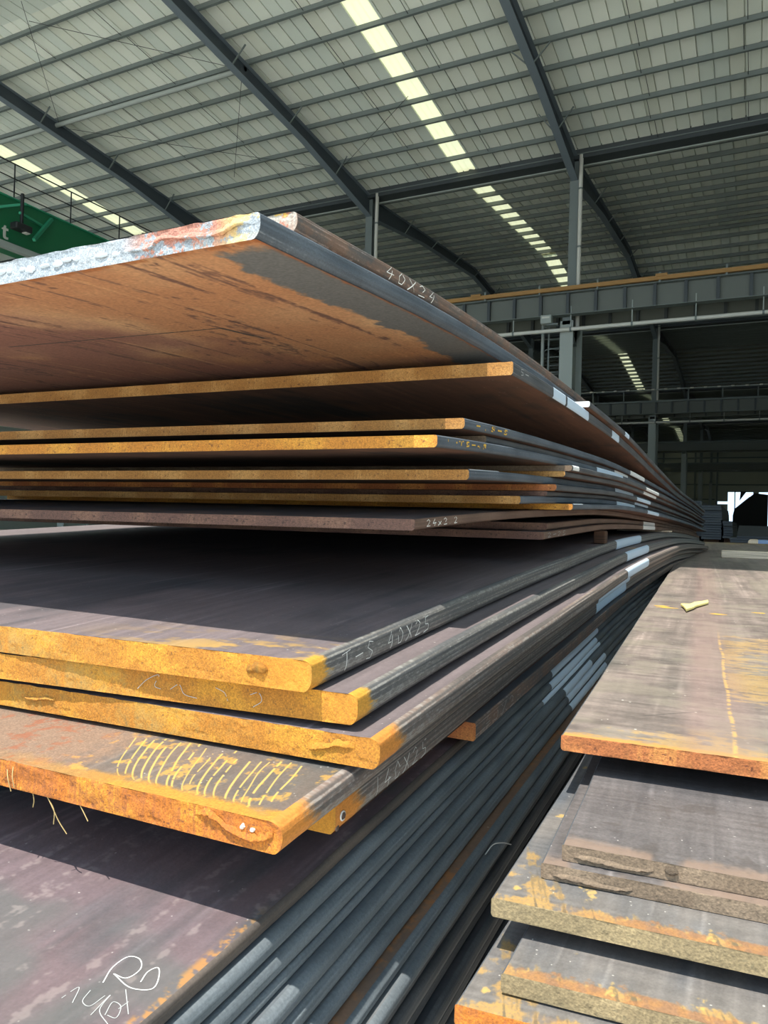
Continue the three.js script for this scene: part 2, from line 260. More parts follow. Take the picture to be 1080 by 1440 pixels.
// near the cut end the long edge keeps rust from the torch: u = metres along from the end
const torchSide = (rustCol, len, base, base2) => sideMat(stretch(tex(2048, 128, 2.4, 0.06, (u, v) => {
  const x = u * 2.4, ac = S(F.across, u * 2, v * 0.7), g = S(F.grain, u * 4, v * 0.2), fi = S(F.fine, u * 4, v * 0.3);
  let c = mix3(base, base2, smoothstep(ac, 0.35, 0.7));
  c = mix3(c, [156, 154, 148], smoothstep(0.5 * ac + 0.5 * fi, 0.54, 0.68) * 0.55);
  c = mix3(c, rustCol, smoothstep(x + 0.03 * (fi - 0.5) + 0.03 * (S(F.mid, u * 4, v * 0.4) - 0.5), len, len * 0.55) * 0.92);
  return mul3(c, 0.84 + 0.3 * g);
})), { roughness: 0.4 });
M.sideTorch = torchSide([206, 146, 50], 0.05, [84, 84, 84], [108, 104, 98]);
M.sideTorchLong = torchSide([204, 128, 52], 0.085, [88, 82, 78], [122, 106, 96]);
// hall materials
M.sheet = [[224, 228, 216], [214, 220, 210], [230, 232, 220], [220, 222, 208]].map((c) => std({ color: new THREE.Color(c[0] / 255, c[1] / 255, c[2] / 255).convertSRGBToLinear(), roughness: 0.6 }));
M.steel = std({ color: '#656d6a', roughness: 0.6 });
M.gutter = std({ color: '#33393b', roughness: 0.6 });
M.steelBlue = std({ color: '#69737a', roughness: 0.55 });
M.steelPale = std({ color: '#8f958f', roughness: 0.6 });
M.pipeWhite = std({ color: '#bcbab0', roughness: 0.5 });
M.orange = std({ color: '#8f6830', roughness: 0.55 });
M.girder = std({ color: '#5a5e57', roughness: 0.65 });
M.craneGreen = std({ color: '#14603c', roughness: 0.45 });
M.craneLight = std({ color: '#2f8a68', roughness: 0.45 });
M.farSteel = std({ color: '#34383b', roughness: 0.7 });
M.black = std({ color: '#1a1c1d', roughness: 0.6 });
M.sheetShaded = std({ color: '#83887e', roughness: 0.7 });  // roof sheets of the far bays, with the deep hall's shade in their colour
M.skylight = new THREE.MeshPhysicalMaterial({ color: '#f0ecc0', roughness: 0.86, transmission: 0.36, thickness: 0, side: THREE.DoubleSide });
M.wall = std({ color: '#b8bcae', roughness: 0.7 });
M.cladding = new THREE.MeshPhysicalMaterial({ color: '#aeb0a0', roughness: 1, transmission: 0.06, thickness: 0, side: THREE.DoubleSide });
M.concrete = std({ map: tex(512, 512, 6, 6, (u, v) => mul3([200, 196, 186], 0.75 + 0.3 * S(F.big, u, v) + 0.16 * S(F.grain, u * 2, v * 2))), roughness: 0.9 });
M.yard = std({ map: tex(512, 512, 8, 8, (u, v) => mul3([226, 222, 212], 0.82 + 0.2 * S(F.big, u, v) + 0.14 * S(F.grain, u * 2, v * 2))), roughness: 0.95 });
M.label = std({ color: '#c3d4e2', roughness: 0.45 });
M.labelWhite = std({ color: '#dcdcd8', roughness: 0.6 });
M.chalk = std({ color: '#e4e4dc', roughness: 1 });
M.chalkFaint = std({ color: '#a7a9a6', roughness: 1 });
M.paintYellow = std({ color: '#d2a640', roughness: 0.8 });
M.timber = std({ map: tex(256, 256, 0.6, 0.12, (u, v) => mul3([150, 118, 84], 0.6 + 0.5 * S(F.across, u, v) + 0.15 * S(F.grain, u, v))), roughness: 0.9 });
M.timberDark = std({ map: M.timber.map, color: '#7a6a60', roughness: 0.9 });
M.timberPale = std({ map: tex(256, 256, 0.6, 0.12, (u, v) => mul3([214, 192, 164], 0.62 + 0.5 * S(F.across, u, v) + 0.15 * S(F.grain, u, v))), roughness: 0.9 });
M.straw = std({ color: '#b39a66', roughness: 0.9 });
M.wire = std({ color: '#b9bab8', roughness: 0.4, metalness: 0.4 });
M.bolt = std({ color: '#6d5b52', roughness: 0.5, metalness: 0.5 });
M.weld = std({ color: '#d6cfc4', roughness: 0.5 });
M.scrap = std({ color: '#dccf84', roughness: 0.9 });

// ───────────────────────── ground
struct(mesh('floor', worldUV(box([-46, -EYE - 0.3, -0.6], [10.4, -EYE, 121.6])), M.concrete));
function worldUV(g) {                                               // flat uv in metres on boxes, by the way each face looks
  const p = g.attributes.position, n = g.attributes.normal, uv = g.attributes.uv;
  for (let i = 0; i < p.count; i++) { const ax = Math.abs(n.getX(i)), ay = Math.abs(n.getY(i)); if (ay > 0.6) uv.setXY(i, p.getX(i), p.getZ(i)); else if (ax > 0.6) uv.setXY(i, p.getZ(i), p.getY(i)); else uv.setXY(i, p.getX(i), p.getY(i)); }
  return g;
}
struct(mesh('ground_yard', worldUV(box([-90, -EYE - 0.3, -90], [90, -EYE, -0.6])), M.yard));
struct(mesh('ground_beyond', worldUV(box([-90, -EYE - 0.3, 121.6], [90, -EYE, 260])), M.yard));

// ───────────────────────── hall: bays along s, valleys at V[k]
const BAY = 23.81, V0 = 25.9, VH = 12.87, RISE = 1.02, COLR = -5.79, COLD = 8.015;
const valley = (k) => V0 + BAY * k;                                 // s of valley k (k = 0 first column line)
const RL = -46, RR = 10.4, PITCH = 0.4;
const roofH = (s) => { const t = (s - V0) / BAY, f = Math.abs(t - Math.floor(t) - 0.5) * 2; return VH + RISE * (1 - f); };
const SKY_R = [-25.72, -9.72, 6.28], SKYW = 0.7;

// one roof sheet: flat pan with a standing seam along each edge, running from sA to sB
function sheetGeo(sA, sB, w = PITCH, thick = 0.004) {
  const prof = [[0, 0.055], [0.014, 0.055], [0.018, 0], [w - 0.018, 0], [w - 0.014, 0.055], [w, 0.055]];
  const hA = roofH(sA + 1e-4), hB = roofH(sB - 1e-4);
  const mk = (up) => grid(prof.length - 1, 1, (i, j) => ({ p: [prof[i][0] - w / 2, (j ? hB - hA : 0) + prof[i][1] + (up ? thick : 0), -(j ? sB - sA : 0)], uv: [prof[i][0], j] }), [0, up ? 1 : -1, 0]).toNonIndexed();
  const g = mergeGeometries([mk(false), mk(true)]); g.computeVertexNormals(); return g;
}
function roofSlope(sA, sB, rFrom, rTo, purlins, far) {
  const o = new THREE.Group(); o.name = numbered('ceiling'); struct(o); o.position.copy(P(0, roofH(sA + 1e-4), sA)); scene.add(o);
  const g = sheetGeo(sA, sB), sk = sheetGeo(sA, sB, SKYW, 0);
  const skg = grid(8, 1, (i, j) => ({ p: [SKYW * ([0, 0.03, 0.3, 0.34, 0.38, 0.62, 0.66, 0.97, 1][i] - 0.5), (j ? roofH(sB - 1e-4) - roofH(sA + 1e-4) : 0) + [0.055, 0.0, 0.0, 0.05, 0.0, 0.0, 0.05, 0.0, 0.055][i], -(j ? sB - sA : 0)], uv: [i, j] }), [0, -1, 0]);
  const rest = [];
  const put = (r, w) => {
    if (r > rFrom && r < rTo) { const m = mesh('roof_sheet', w === PITCH ? g : sheetGeo(sA, sB, w), M.sheet[Math.floor(hash(Math.round(r * 50), 3) * 4)], o); m.position.x = r; }
    else rest.push((w === PITCH ? g : sheetGeo(sA, sB, w)).clone().translate(r, 0, 0));
  };
  const edges = [RL]; for (const k of SKY_R) edges.push(k - SKYW / 2, k + SKYW / 2); edges.push(RR);
  for (let e = 0; e < edges.length; e += 2) {
    const a = edges[e], b = edges[e + 1], n = Math.floor((b - a) / PITCH + 1e-6), last = b - a - n * PITCH;
    for (let i = 0; i < n; i++) put(b - PITCH * (i + 0.5), PITCH);
    if (last > 0.06) put(a + last / 2, last);
  }
  if (rest.length) { const m = mesh('roof_sheet', mergeGeometries(rest), sA > 49.6 ? M.sheetShaded : M.sheet[1], o); m.userData.kind = 'stuff'; }
  for (const r of SKY_R) { const m = mesh('skylight_panel', skg, M.skylight, o); m.position.x = r; }
  for (const s of purlins) {                                        // Z purlins under the sheets
    const h = roofH(s) - roofH(sA + 1e-4) - 0.012, q = [0, 0, sA];
    const gs = far ? [box([RL, h - 0.18 - 0, s - 0.035], [RR, h, s + 0.035], q)] : [box([RL, h - 0.18, s - 0.004], [RR, h, s + 0.004], q), box([RL, h - 0.184, s - 0.08], [RR, h - 0.176, s + 0.004], q), box([RL, h - 0.004, s - 0.004], [RR, h + 0.004, s + 0.07], q), box([RL, h - 0.176, s - 0.08], [RR, h - 0.158, s - 0.076], q)];
    mesh('purlin', mergeGeometries(gs), M.steel, o);
  }
  return o;
}
const rows = (a, b, d) => { const out = []; for (let s = a; s < b; s += d) out.push(s); return out; };
const ceiling0 = roofSlope(-0.45, V0 - BAY / 2, 99, 99, rows(0.4, 13.6, 1.13), true);
const ceiling1 = roofSlope(V0 - BAY / 2, V0 - 0.26, -34, 1.6, rows(14.35, 25.7, 1.127));
const ceiling2 = roofSlope(V0 + 0.26, V0 + BAY / 2, -27, 1.6, rows(26.75, 37.6, 1.12));
const ceiling3 = roofSlope(V0 + BAY / 2, valley(1) - 0.26, -24, 1.6, rows(38.1, 49.4, 1.12));
for (let k = 1; k < 4; k++) {
  roofSlope(valley(k) + 0.26, valley(k) + BAY / 2, 99, 99, rows(valley(k) + 0.8, valley(k) + BAY / 2, 1.12), true);
  roofSlope(valley(k) + BAY / 2, valley(k + 1) - 0.26, 99, 99, rows(valley(k) + BAY / 2 + 0.4, valley(k + 1) - 0.3, 1.12), true);
}
// ridge caps, so that no light slips between the slopes
for (let k = -1; k < 4; k++) struct(mesh('trim', mergeGeometries([bar([RL, VH + RISE + 0.075, valley(k) + BAY / 2], [RR, VH + RISE + 0.075, valley(k) + BAY / 2], 0.5, 0.012)]).translate(0, EYE, 0), M.sheet[1]));
// valley gutters on the column lines
for (let k = 0; k < 5; k++) {
  const s = valley(k);
  struct(mesh('trim', mergeGeometries([box([RL, VH - 0.16, s - 0.3], [RR, VH - 0.14, s + 0.3]), box([RL, VH - 0.16, s - 0.31], [RR, VH + 0.12, s - 0.295]), box([RL, VH - 0.16, s + 0.295], [RR, VH + 0.12, s + 0.31]), box([RL, VH - 0.3, s - 0.32], [RR, VH - 0.17, s + 0.3])]), M.gutter));
  struct(mesh('trim', box([RL, VH - 0.34, s + 0.2], [RR, VH - 0.3, s + 0.3]), M.steelPale));
}
// sag rods between the purlins and the diagonal roof bracing
{
  const o = [0, roofH(V0 - BAY / 2), V0 - BAY / 2];
  for (const c of [COLR, COLR - COLD, COLR - 2 * COLD]) for (const f of [1 / 3, 2 / 3]) {
    const r = c + COLD * f;
    for (let i = 0; i < 10; i++) { const a = 14.35 + 1.127 * i, b = a + 1.127, d = i % 2 ? 0.05 : -0.05; mesh('sag_rod', rod([r + d, roofH(a) - 0.1, a], [r + d, roofH(b) - 0.1, b], 0.009, o, 5), M.black, ceiling1); }
  }
  for (const [r0, s0, r1, s1] of [[-21.7, 17.7, -17.8, 13.2], [-18.4, 13.9, -14.0, 17.7], [-14.0, 17.8, -18.0, 22.6], [-13.7, 23.4, -9.8, 20.6], [-21.7, 18, -14.1, 23.4]]) mesh('brace_rod', rod([r0, roofH(s0) - 0.26, s0], [r1, roofH(s1) - 0.26, s1], 0.008, o, 5), M.black, ceiling1);
  mesh('strut_pipe', rod([COLR - 2 * COLD, roofH(17.7) - 0.3, 17.7], [COLR - COLD, roofH(17.7) - 0.3, 17.7], 0.075, o, 12), M.steelPale, ceiling1);
  mesh('strut_pipe', rod([COLR - 3 * COLD, roofH(17.7) - 0.3, 17.7], [COLR - 2 * COLD, roofH(17.7) - 0.3, 17.7], 0.075, o, 12), M.steelPale, ceiling1);
}
// columns and rafters
function column(r, s, lower) {
  const o = new THREE.Group(); o.name = numbered('column'); struct(o); o.position.copy(P(r, -EYE, s)); scene.add(o);
  const q = [0, -EYE, 0], gs = [];
  gs.push(box([-0.15, 6.9, -0.16], [0.15, VH - 0.3, -0.145], q), box([-0.15, 6.9, 0.145], [0.15, VH - 0.3, 0.16], q), box([-0.006, 6.9, -0.15], [0.006, VH - 0.3, 0.15], q));
  mesh('shaft', mergeGeometries(gs), M.steel, o);
  mesh('lower_shaft', mergeGeometries([box([-0.22, -EYE, -0.75], [0.22, 6.9, -0.73], q), box([-0.22, -EYE, 0.73], [0.22, 6.9, 0.75], q), box([-0.008, -EYE, -0.73], [0.008, 6.9, 0.73], q)]), M.steelPale, o);
  for (const d of [-1, 1]) {                                        // corbels that carry the runway girders
    const sh = new THREE.Shape([[0.0, 0], [0.95, 0], [0.95, -0.25], [0, -0.8]].map((v) => new THREE.Vector2(...v)));
    const g = new THREE.ExtrudeGeometry(sh, { depth: 0.3, bevelEnabled: false }); g.translate(0, 0, -0.15); g.rotateY(d > 0 ? Math.PI / 2 : -Math.PI / 2); g.translate(0, 7.02 + EYE, -d * -0.2);
    mesh('corbel', g, M.steel, o);
  }
  mesh('base_plate', box([-0.35, -EYE, -0.9], [0.35, -EYE + 0.03, 0.9], q), M.steel, o);
  return o;
}
function rafter(r, k) {                                             // over the bay that ends at valley k
  const sA = valley(k) - BAY, sB = valley(k), o = new THREE.Group(); o.name = numbered('rafter'); struct(o); o.position.copy(P(r, VH, sA)); scene.add(o);
  const q = [0, VH, sA], top = (s) => roofH(clamp(s, sA + 0.001, sB - 0.001)) - 0.2;
  const dep = (s) => { const t = (s - sA) / BAY, e = Math.min(t, 1 - t) * BAY; return e < 5 ? lerp(0.78, 0.46, e / 5) : 0.46; };
  const N = 24, ss = []; for (let i = 0; i <= N; i++) ss.push(sA + BAY * i / N);
  const strip = (f, w, t) => mergeGeometries(ss.slice(1).map((s, i) => bar([0, f(ss[i]), ss[i]], [0, f(s), s], w, t, q)));
  mesh('bottom_flange', strip((s) => top(s) - dep(s), 0.24, 0.014), M.steelBlue, o);
  mesh('top_flange', strip((s) => top(s) - 0.007, 0.24, 0.014), M.steelBlue, o);
  mesh('web', grid(N, 1, (i, j) => ({ p: [0, (j ? top(ss[i]) : top(ss[i]) - dep(ss[i])) - VH, -(ss[i] - sA)], uv: [i, j] }), [1, 0, 0]), std2(), o);
  for (let i = 3; i < N; i += 3) { const s = ss[i]; for (const d of [-1, 1]) mesh('fly_brace', bar([0.1 * d, top(s) - dep(s), s], [0.55 * d, roofH(s) - 0.2, s], 0.035, 0.035, q), M.steel, o); }
}
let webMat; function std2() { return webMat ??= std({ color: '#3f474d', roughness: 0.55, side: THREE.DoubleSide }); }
for (let k = 0; k < 5; k++) for (let i = -2; i <= 5; i++) { const r = COLR - COLD * i; if (r > RR - 0.2 || r < RL + 0.2) continue; column(r, valley(k)); rafter(r, k); }
for (let i = -2; i <= 5; i++) { const r = COLR - COLD * i; if (r < RR - 0.2 && r > RL + 0.2 && (r > 2.4 || r < -8)) column(r, valley(-1)); }
// walls
struct(mesh('wall_left', worldUV(box([RL - 0.3, -EYE, -0.45], [RL, VH + 1.4, 121.6])), M.wall));
struct(mesh('wall_right', worldUV(box([RR, -EYE, -0.45], [RR + 0.3, VH + 1.4, 121.6])), M.wall));
{
  const s0 = 121.4, s1 = 121.6, H = VH + 1.4;
  const wl = struct(mesh('wall_back', mergeGeometries([
    box([RL, -EYE, s0], [-4.85, H, s1]), box([-4.85, 4.12, s0], [-3.45, H, s1]), box([-4.85, -EYE, s0], [-3.45, 3.72, s1]),
    box([-3.45, 5.52, s0], [-0.1, H, s1]), box([-0.1, -EYE, s0], [0.65, H, s1]), box([0.65, 5.52, s0], [2.2, H, s1]), box([2.2, -EYE, s0], [RR, H, s1])]), M.cladding));
  for (const h of [1.2, 3.0, 4.4, 6.6, 8.6, 10.6, 12.4]) { const a = h < 5.6 ? -5.2 : RR; mesh('wall_girt', box([RL, h - 0.09, s0 - 0.2], [a, h + 0.09, s0]), M.steel, wl); }
  for (const r of [-12.5, -8.0, -4.95]) mesh('wall_post', box([r - 0.12, -EYE, s0 - 0.35], [r + 0.12, VH, s0 - 0.2]), M.steel, wl);
  const rail = thing('door_brace', 'dark diagonal steel brace standing in the bright far doorway', 'brace', [-2.3, -EYE, 120.6]);
  mesh('post', box([-2.56, -EYE, 120.5], [-2.42, 5.6, 120.7], [-2.3, -EYE, 120.6]), M.black, rail);
  const gs = new THREE.Shape([[0.55, 7.0], [1.35, 7.0], [0.42, 5.6]].map((q) => new THREE.Vector2(...q)));
  mesh('gusset', new THREE.ExtrudeGeometry(gs, { depth: 0.06, bevelEnabled: false }), M.black, rail);
  mesh('diagonal', bar([-2.45, 3.0, 120.6], [-0.5, 4.8, 120.6], 0.14, 0.14, [-2.3, -EYE, 120.6]), M.black, rail);
}

// ───────────────────────── runway girders, rails and pipes on the column lines
for (let k = 0; k < 4; k++) {
  for (const d of [-1, 1]) {
    const s = valley(k) + 0.9 * d, near = k === 0 && d < 0;
    const o = new THREE.Group(); o.name = numbered('runway_beam'); struct(o); o.position.copy(P(0, 7.05, s)); scene.add(o);
    const q = [0, 7.05, s];
    mesh('web', box([RL, 7.05, s - 0.006], [RR, 7.75, s + 0.006], q), M.girder, o);
    mesh('bottom_flange', box([RL, 7.03, s - 0.17], [RR, 7.05, s + 0.17], q), M.steel, o);
    mesh('top_flange', box([RL, 7.75, s - 0.2], [RR, 7.77, s + 0.2], q), M.steel, o);
    const st = rows(near ? -14 : -12, 3, 0.92).map((r) => box([r - 0.05, 7.05, s - 0.13], [r + 0.05, 7.75, s + 0.13], q));
    if (near) st.forEach((g) => mesh('stiffener', g, M.gutter, o)); else if (k < 2) mesh('stiffener', mergeGeometries(st), M.gutter, o);  // stiffeners darker than the web: their shadow is put into the colour
    mesh('crane_rail', box([RL, 7.77, s - 0.05], [RR, 7.88, s + 0.05], q), M.steel, o);
  }
}
{
  const o = [-4, 7.85, 24.72], t = thing('conductor_rail', 'orange conductor rail running along the top of the crane runway', 'rail', o);
  mesh('bar', box([-44, 7.8, 24.68], [9, 7.93, 24.78], o), M.orange, t);
  for (const r of rows(-12.4, 3, 1.92)) mesh('bracket', box([r - 0.03, 7.72, 24.7], [r + 0.03, 8.05, 24.76], o), M.steel, t);
  for (const r of [-8.9, -2.75]) mesh('feed_box', box([r - 0.18, 7.9, 24.66], [r + 0.18, 7.99, 24.8], o), M.orange, t);
}
const pipeRun = (name, label, s, h, hang) => {
  const o = [-4, h, s], t = thing(name, label, 'pipe', o);
  mesh('pipe_run', rod([-44, h, s], [9, h, s], 0.065, o, 12), M.pipeWhite, t);
  for (const r of hang) { mesh('hanger', rod([r, h, s], [r, h + 0.78, s], 0.022, o, 6), M.steelPale, t); mesh('clamp', rod([r - 0.03, h, s], [r + 0.03, h, s], 0.085, o, 12), M.steel, t); }
};
pipeRun('service_pipe', 'pale pipe hung on rods below the nearer crane runway', 25.0, 6.56, [-11.4, -9.5, -7.6, -5.62, -3.65, -1.74, 0.14, 2.0]);
pipeRun('service_pipe', 'dim pipe hung on rods below the farther crane runway', 48.9, 6.53, [-7.6, -5.6, -3.6, -1.7, 0.2]);
{
  const o = [-3, 8.54, 48.7], t = thing('conductor_rail', 'thin bright dotted conductor rail on the second crane runway', 'rail', o);
  mesh('bar', box([-16, 8.51, 48.67], [3, 8.57, 48.73], o), M.steelPale, t);
  for (const r of rows(-9.5, 2.5, 0.75)) mesh('insulator', new RoundedBoxGeometry(0.2, 0.1, 0.12, 1, 0.03).translate(...L([r, 8.54, 48.62], o).toArray()), M.pipeWhite, t);
  for (const r of rows(-9.4, 2.5, 1.9)) mesh('bracket', box([r - 0.03, 7.77, 48.68], [r + 0.03, 8.54, 48.74], o), M.steel, t);
}
const down = (r, s, h0, h1, label) => {
  const o = [r, h0, s], t = thing('downpipe', label, 'pipe', o, undefined);
  mesh('pipe_run', rod([r, h0, s], [r, h1, s], 0.07, o, 14), M.pipeWhite, t);
  for (const h of rows(h0 + 0.8, h1, 2)) mesh('pipe_clip', rod([r, h, s], [r, h + 0.06, s], 0.082, o, 14), M.steel, t);
};
down(-5.54, 25.62, 6.7, 12.72, 'white rainwater pipe beside the first-row column below the bright skylight strip');
down(-13.4, 25.62, 6.7, 12.72, 'white rainwater pipe beside the first-row column just above the topmost steel plate');
down(-5.56, 49.4, 7.8, 12.72, 'white rainwater pipe beside the dark column in the second row');
{
  const o = [-6.79, -EYE, 25.9], t = thing('standpipe', 'thin grey standpipe rising beside the column under the crane runway', 'pipe', o);
  mesh('pipe_run', rod([-6.79, -EYE, 25.9], [-6.79, 7.0, 25.9], 0.06, o, 10), M.steelPale, t); mesh('flange', rod([-6.79, -EYE, 25.9], [-6.79, -EYE + 0.04, 25.9], 0.14, o, 14), M.steel, t);
}
{
  const o = [-6.4, 6.9, 24.85], t = thing('floodlight', 'small grey floodlight box fixed beside the column below the runway', 'lamp', o);
  mesh('housing', new RoundedBoxGeometry(0.38, 0.3, 0.3, 2, 0.04), M.steelPale, t); mesh('front_glass', new RoundedBoxGeometry(0.26, 0.07, 0.02, 1, 0.008).translate(0, 0.05, 0.155), M.pipeWhite, t);
  mesh('bracket', box([-6.42, 6.71, 24.8], [-6.02, 6.76, 24.9], o), M.steel, t);
}
{
  const o = [-6.3, -EYE, 25.6], t = thing('access_ladder', 'dark caged access ladder climbing beside the crane column', 'ladder', o);
  for (const r of [-6.5, -6.1]) mesh('rail', bar([r, -EYE, 25.6], [r, 7.0, 25.6], 0.05, 0.05, o, [1, 0, 0]), M.steel, t);
  for (const h of rows(-1.1, 6.9, 0.3)) mesh('rung', rod([-6.5, h, 25.6], [-6.1, h, 25.6], 0.015, o, 6), M.steel, t);
  for (const h of rows(1.2, 6.9, 0.8)) { const g = new THREE.TorusGeometry(0.33, 0.02, 5, 14, Math.PI); g.rotateX(Math.PI / 2); g.translate(...L([-6.3, h, 25.6], o).toArray()); mesh('cage_hoop', g, M.steel, t); }
}
// overhead travelling crane in the first bay
{
  const o = [-19.95, 7.6, 14], t = thing('overhead_crane', 'green overhead crane girder with a handrail under the roof', 'crane', o);
  mesh('girder', box([-20.2, 7.6, 1.6], [-19.7, 9.1, 24.55], o), M.craneGreen, t);
  mesh('top_edge', box([-20.25, 9.1, 1.6], [-19.62, 9.13, 24.55], o), M.craneLight, t);
  mesh('side_pipe', box([-19.68, 7.55, 1.6], [-19.5, 7.73, 24.55], o), M.steelPale, t);
  mesh('end_carriage', box([-21.2, 8.08, 24.5], [-18.6, 8.6, 25.3], o), M.craneGreen, t);
  mesh('handrail', mergeGeometries([rod([-19.98, 10.3, 1.6], [-19.98, 10.3, 25.2], 0.022, o, 6), rod([-19.98, 9.86, 1.6], [-19.98, 9.86, 25.2], 0.018, o, 6), rod([-19.98, 9.45, 1.6], [-19.98, 9.45, 25.2], 0.018, o, 6)]), M.black, t);
  for (const s of rows(2.5, 25, 2.05)) mesh('handrail_post', rod([-19.98, 9.1, s], [-19.98, 10.3, s], 0.022, o, 6), M.black, t);
  mesh('bracket', bar([-19.72, 8.5, 13.7], [-19.3, 8.95, 14.7], 0.07, 0.07, o), M.craneLight, t);
  mesh('bracket', bar([-19.3, 8.0, 15.0], [-19.68, 9.02, 15.9], 0.09, 0.09, o), M.craneLight, t);
  mesh('bracket', bar([-19.3, 8.62, 14.5], [-19.7, 8.68, 15.7], 0.07, 0.07, o), M.craneLight, t);
  const font = await new FontLoader().loadAsync('fonts/droid/droid_sans_bold.typeface.json');
  const g = new TextGeometry('t', { font, size: 0.42, depth: 0.012, curveSegments: 4 }); g.rotateY(Math.PI / 2); g.translate(...L([-19.7, 7.86, 14.22], o).toArray());
  mesh('letter', g, M.pipeWhite, t);
  const f = [-19.3, 8.2, 14.57], l = thing('floodlight', 'black floodlight on a pole hanging from the green crane girder', 'lamp', f);
  mesh('pole', rod([-19.3, 8.3, 14.57], [-19.3, 9.2, 14.57], 0.05, f, 8), M.black, l);
  mesh('housing', new RoundedBoxGeometry(0.3, 0.2, 0.55, 2, 0.04), M.black, l); mesh('lens', new RoundedBoxGeometry(0.18, 0.05, 0.16, 1, 0.02).translate(0.02, -0.1, -0.15), M.pipeWhite, l);
}

// ───────────────────────── steel plates
// height of the lower stack's upper face (the plates hog over their bearers), and the spread of the upper plates over it
const KS = [0.2, 0.6, 0.8, 1.2, 1.7, 2.3, 3, 3.9, 5.2, 6.6, 8, 9.5], KH = [-0.212, -0.196, -0.184, -0.157, -0.128, -0.098, -0.065, -0.043, -0.03, -0.048, -0.084, -0.125];
function sag(s) {                                                   // Catmull-Rom through the knots
  let i = 0; while (i < KS.length - 2 && s > KS[i + 1]) i++;
  const t = (s - KS[i]) / (KS[i + 1] - KS[i]), h = KS[i + 1] - KS[i];
  const sl = (k) => k <= 0 ? (KH[1] - KH[0]) / (KS[1] - KS[0]) : k >= KS.length - 1 ? (KH[k] - KH[k - 1]) / (KS[k] - KS[k - 1]) : (KH[k + 1] - KH[k - 1]) / (KS[k + 1] - KS[k - 1]);
  const a = t * t * t, b = t * t; return (2 * a - 3 * b + 1) * KH[i] + (a - 2 * b + t) * h * sl(i) + (-2 * a + 3 * b) * KH[i + 1] + (a - b) * h * sl(i + 1);
}
const open = (s) => 1 - smoothstep(s, 1, 6);
const rise = (near, far) => (s) => sag(s) + far + (near - far) * open(s);
const plates = {};
function steelPlate(key, o) {
  const side = o.side ?? 1, t = o.t, seed = o.seed ?? Math.floor(hash(key.length * 31 + key.charCodeAt(0) * 7 + key.charCodeAt(key.length - 1), 2) * 1000), R = Math.min(o.round ?? 0.006, t * 0.46), Rt = R * (o.sharp ?? 0.55), Rtx = Rt * (o.soft ?? 1), Rx = R * 0.85, Ry = Math.min(R * (o.sharp ? 1.5 : 1.2), t - Rt - t * 0.12), bulge = o.bulge ?? 0.0012, w = o.w;
  const N = o.N ?? 60, pw = o.pow ?? 1.5, sv = []; for (let i = 0; i <= N; i++) sv.push(o.s0 + (o.s1 - o.s0) * Math.pow(i / N, pw));
  const edge = (s) => o.r + (o.yaw ?? 0) * (s - o.s0) + (o.wave ?? 0.0012) * noise1(s * 2.3 + seed, 1) + 0.0005 * noise1(s * 11 + seed, 2);
  const skew = o.skew ?? 0, y = o.y, O = [o.r, y(o.s0) - t, o.s0];
  // profile of the long edge from its top to its foot: [inward, drop]
  const K = 5, prof = [];
  for (let k = 0; k <= K; k++) { const a = Math.PI / 2 * (1 - k / K); prof.push([Rtx - Rtx * Math.cos(a), -Rt + Rt * Math.sin(a), Math.cos(a), Math.sin(a)]); }
  for (let k = 0; k <= K; k++) { const a = -Math.PI / 2 * (k / K); prof.push([Rx - Rx * Math.cos(a), -(t - Ry) + Ry * Math.sin(a), Math.cos(a), Math.sin(a)]); }
  for (const q of prof) q[0] -= bulge * Math.sin(Math.PI * clamp(-q[1] / t, 0, 1));
  const at = (s, inw, drop) => { const f = clamp(1 - (s - o.s0) / 1.2, 0, 1), ss = s + skew * inw * f; return [edge(s) - side * inw - O[0], y(ss) + drop - O[1], -(ss - O[2])]; };
  const slope = (s) => (y(s + 0.01) - y(s - 0.01)) / 0.02;
  const nrm = (s, out, up) => { const m = slope(s), l = Math.hypot(out, up * Math.hypot(1, m)); return [side * out / l, up / l, up * m / l]; };
  const u0 = o.u0 ?? 0, v0 = o.v0 ?? 0;
  const ins = [w, w * 0.6, 0.6, 0.3, 0.12, 0.04].filter((x, i) => i < 1 || x < w).concat([prof[0][0]]);
  const vv = (v) => (o.vMax && v > o.vMax ? o.vMax + (v - o.vMax) * 0.15 : v);
  const flat = (drop, up, list) => grid(N, list.length - 1, (i, j) => ({ p: at(sv[i], list[j], drop), n: nrm(sv[i], 0, up), uv: [list[j] + u0, vv(sv[i] - o.s0) + v0] }), [0, up, 0]);
  const g = mergeGeometries([
    flat(0, 1, ins), flat(-t, -1, ins),
    grid(N, prof.length - 1, (i, j) => { const q = prof[j], e = (o.rough ?? 0) * noise2(sv[i] * 55, j * 1.3, seed) * Math.sin(Math.PI * clamp(-q[1] / t, 0, 1)); return { p: at(sv[i], q[0] - e, q[1]), n: nrm(sv[i], q[2], q[3]), uv: [sv[i] - o.s0 + (o.fine ? 0 : v0), -q[1] + 0.004] }; }, [side, 0, 0]),
    mergeGeometries([grid(N, 1, (i, j) => ({ p: at(sv[i], w, j ? -t : 0), n: [-side, 0, 0], uv: [sv[i], j ? t : 0] }), [-side, 0, 0]), grid(1, 1, (i, j) => ({ p: at(o.s1, i ? w : 0.004, j ? -t : 0), n: [0, 0, -1], uv: [i * w, j * t] }), [0, 0, -1])])], true);
  const body = mesh('steel_plate', g, [o.top, o.under ?? M.underDark, o.edge, o.edge]);
  body.position.copy(P(...O)); tag(body, o.label, 'steel plate', o.group);
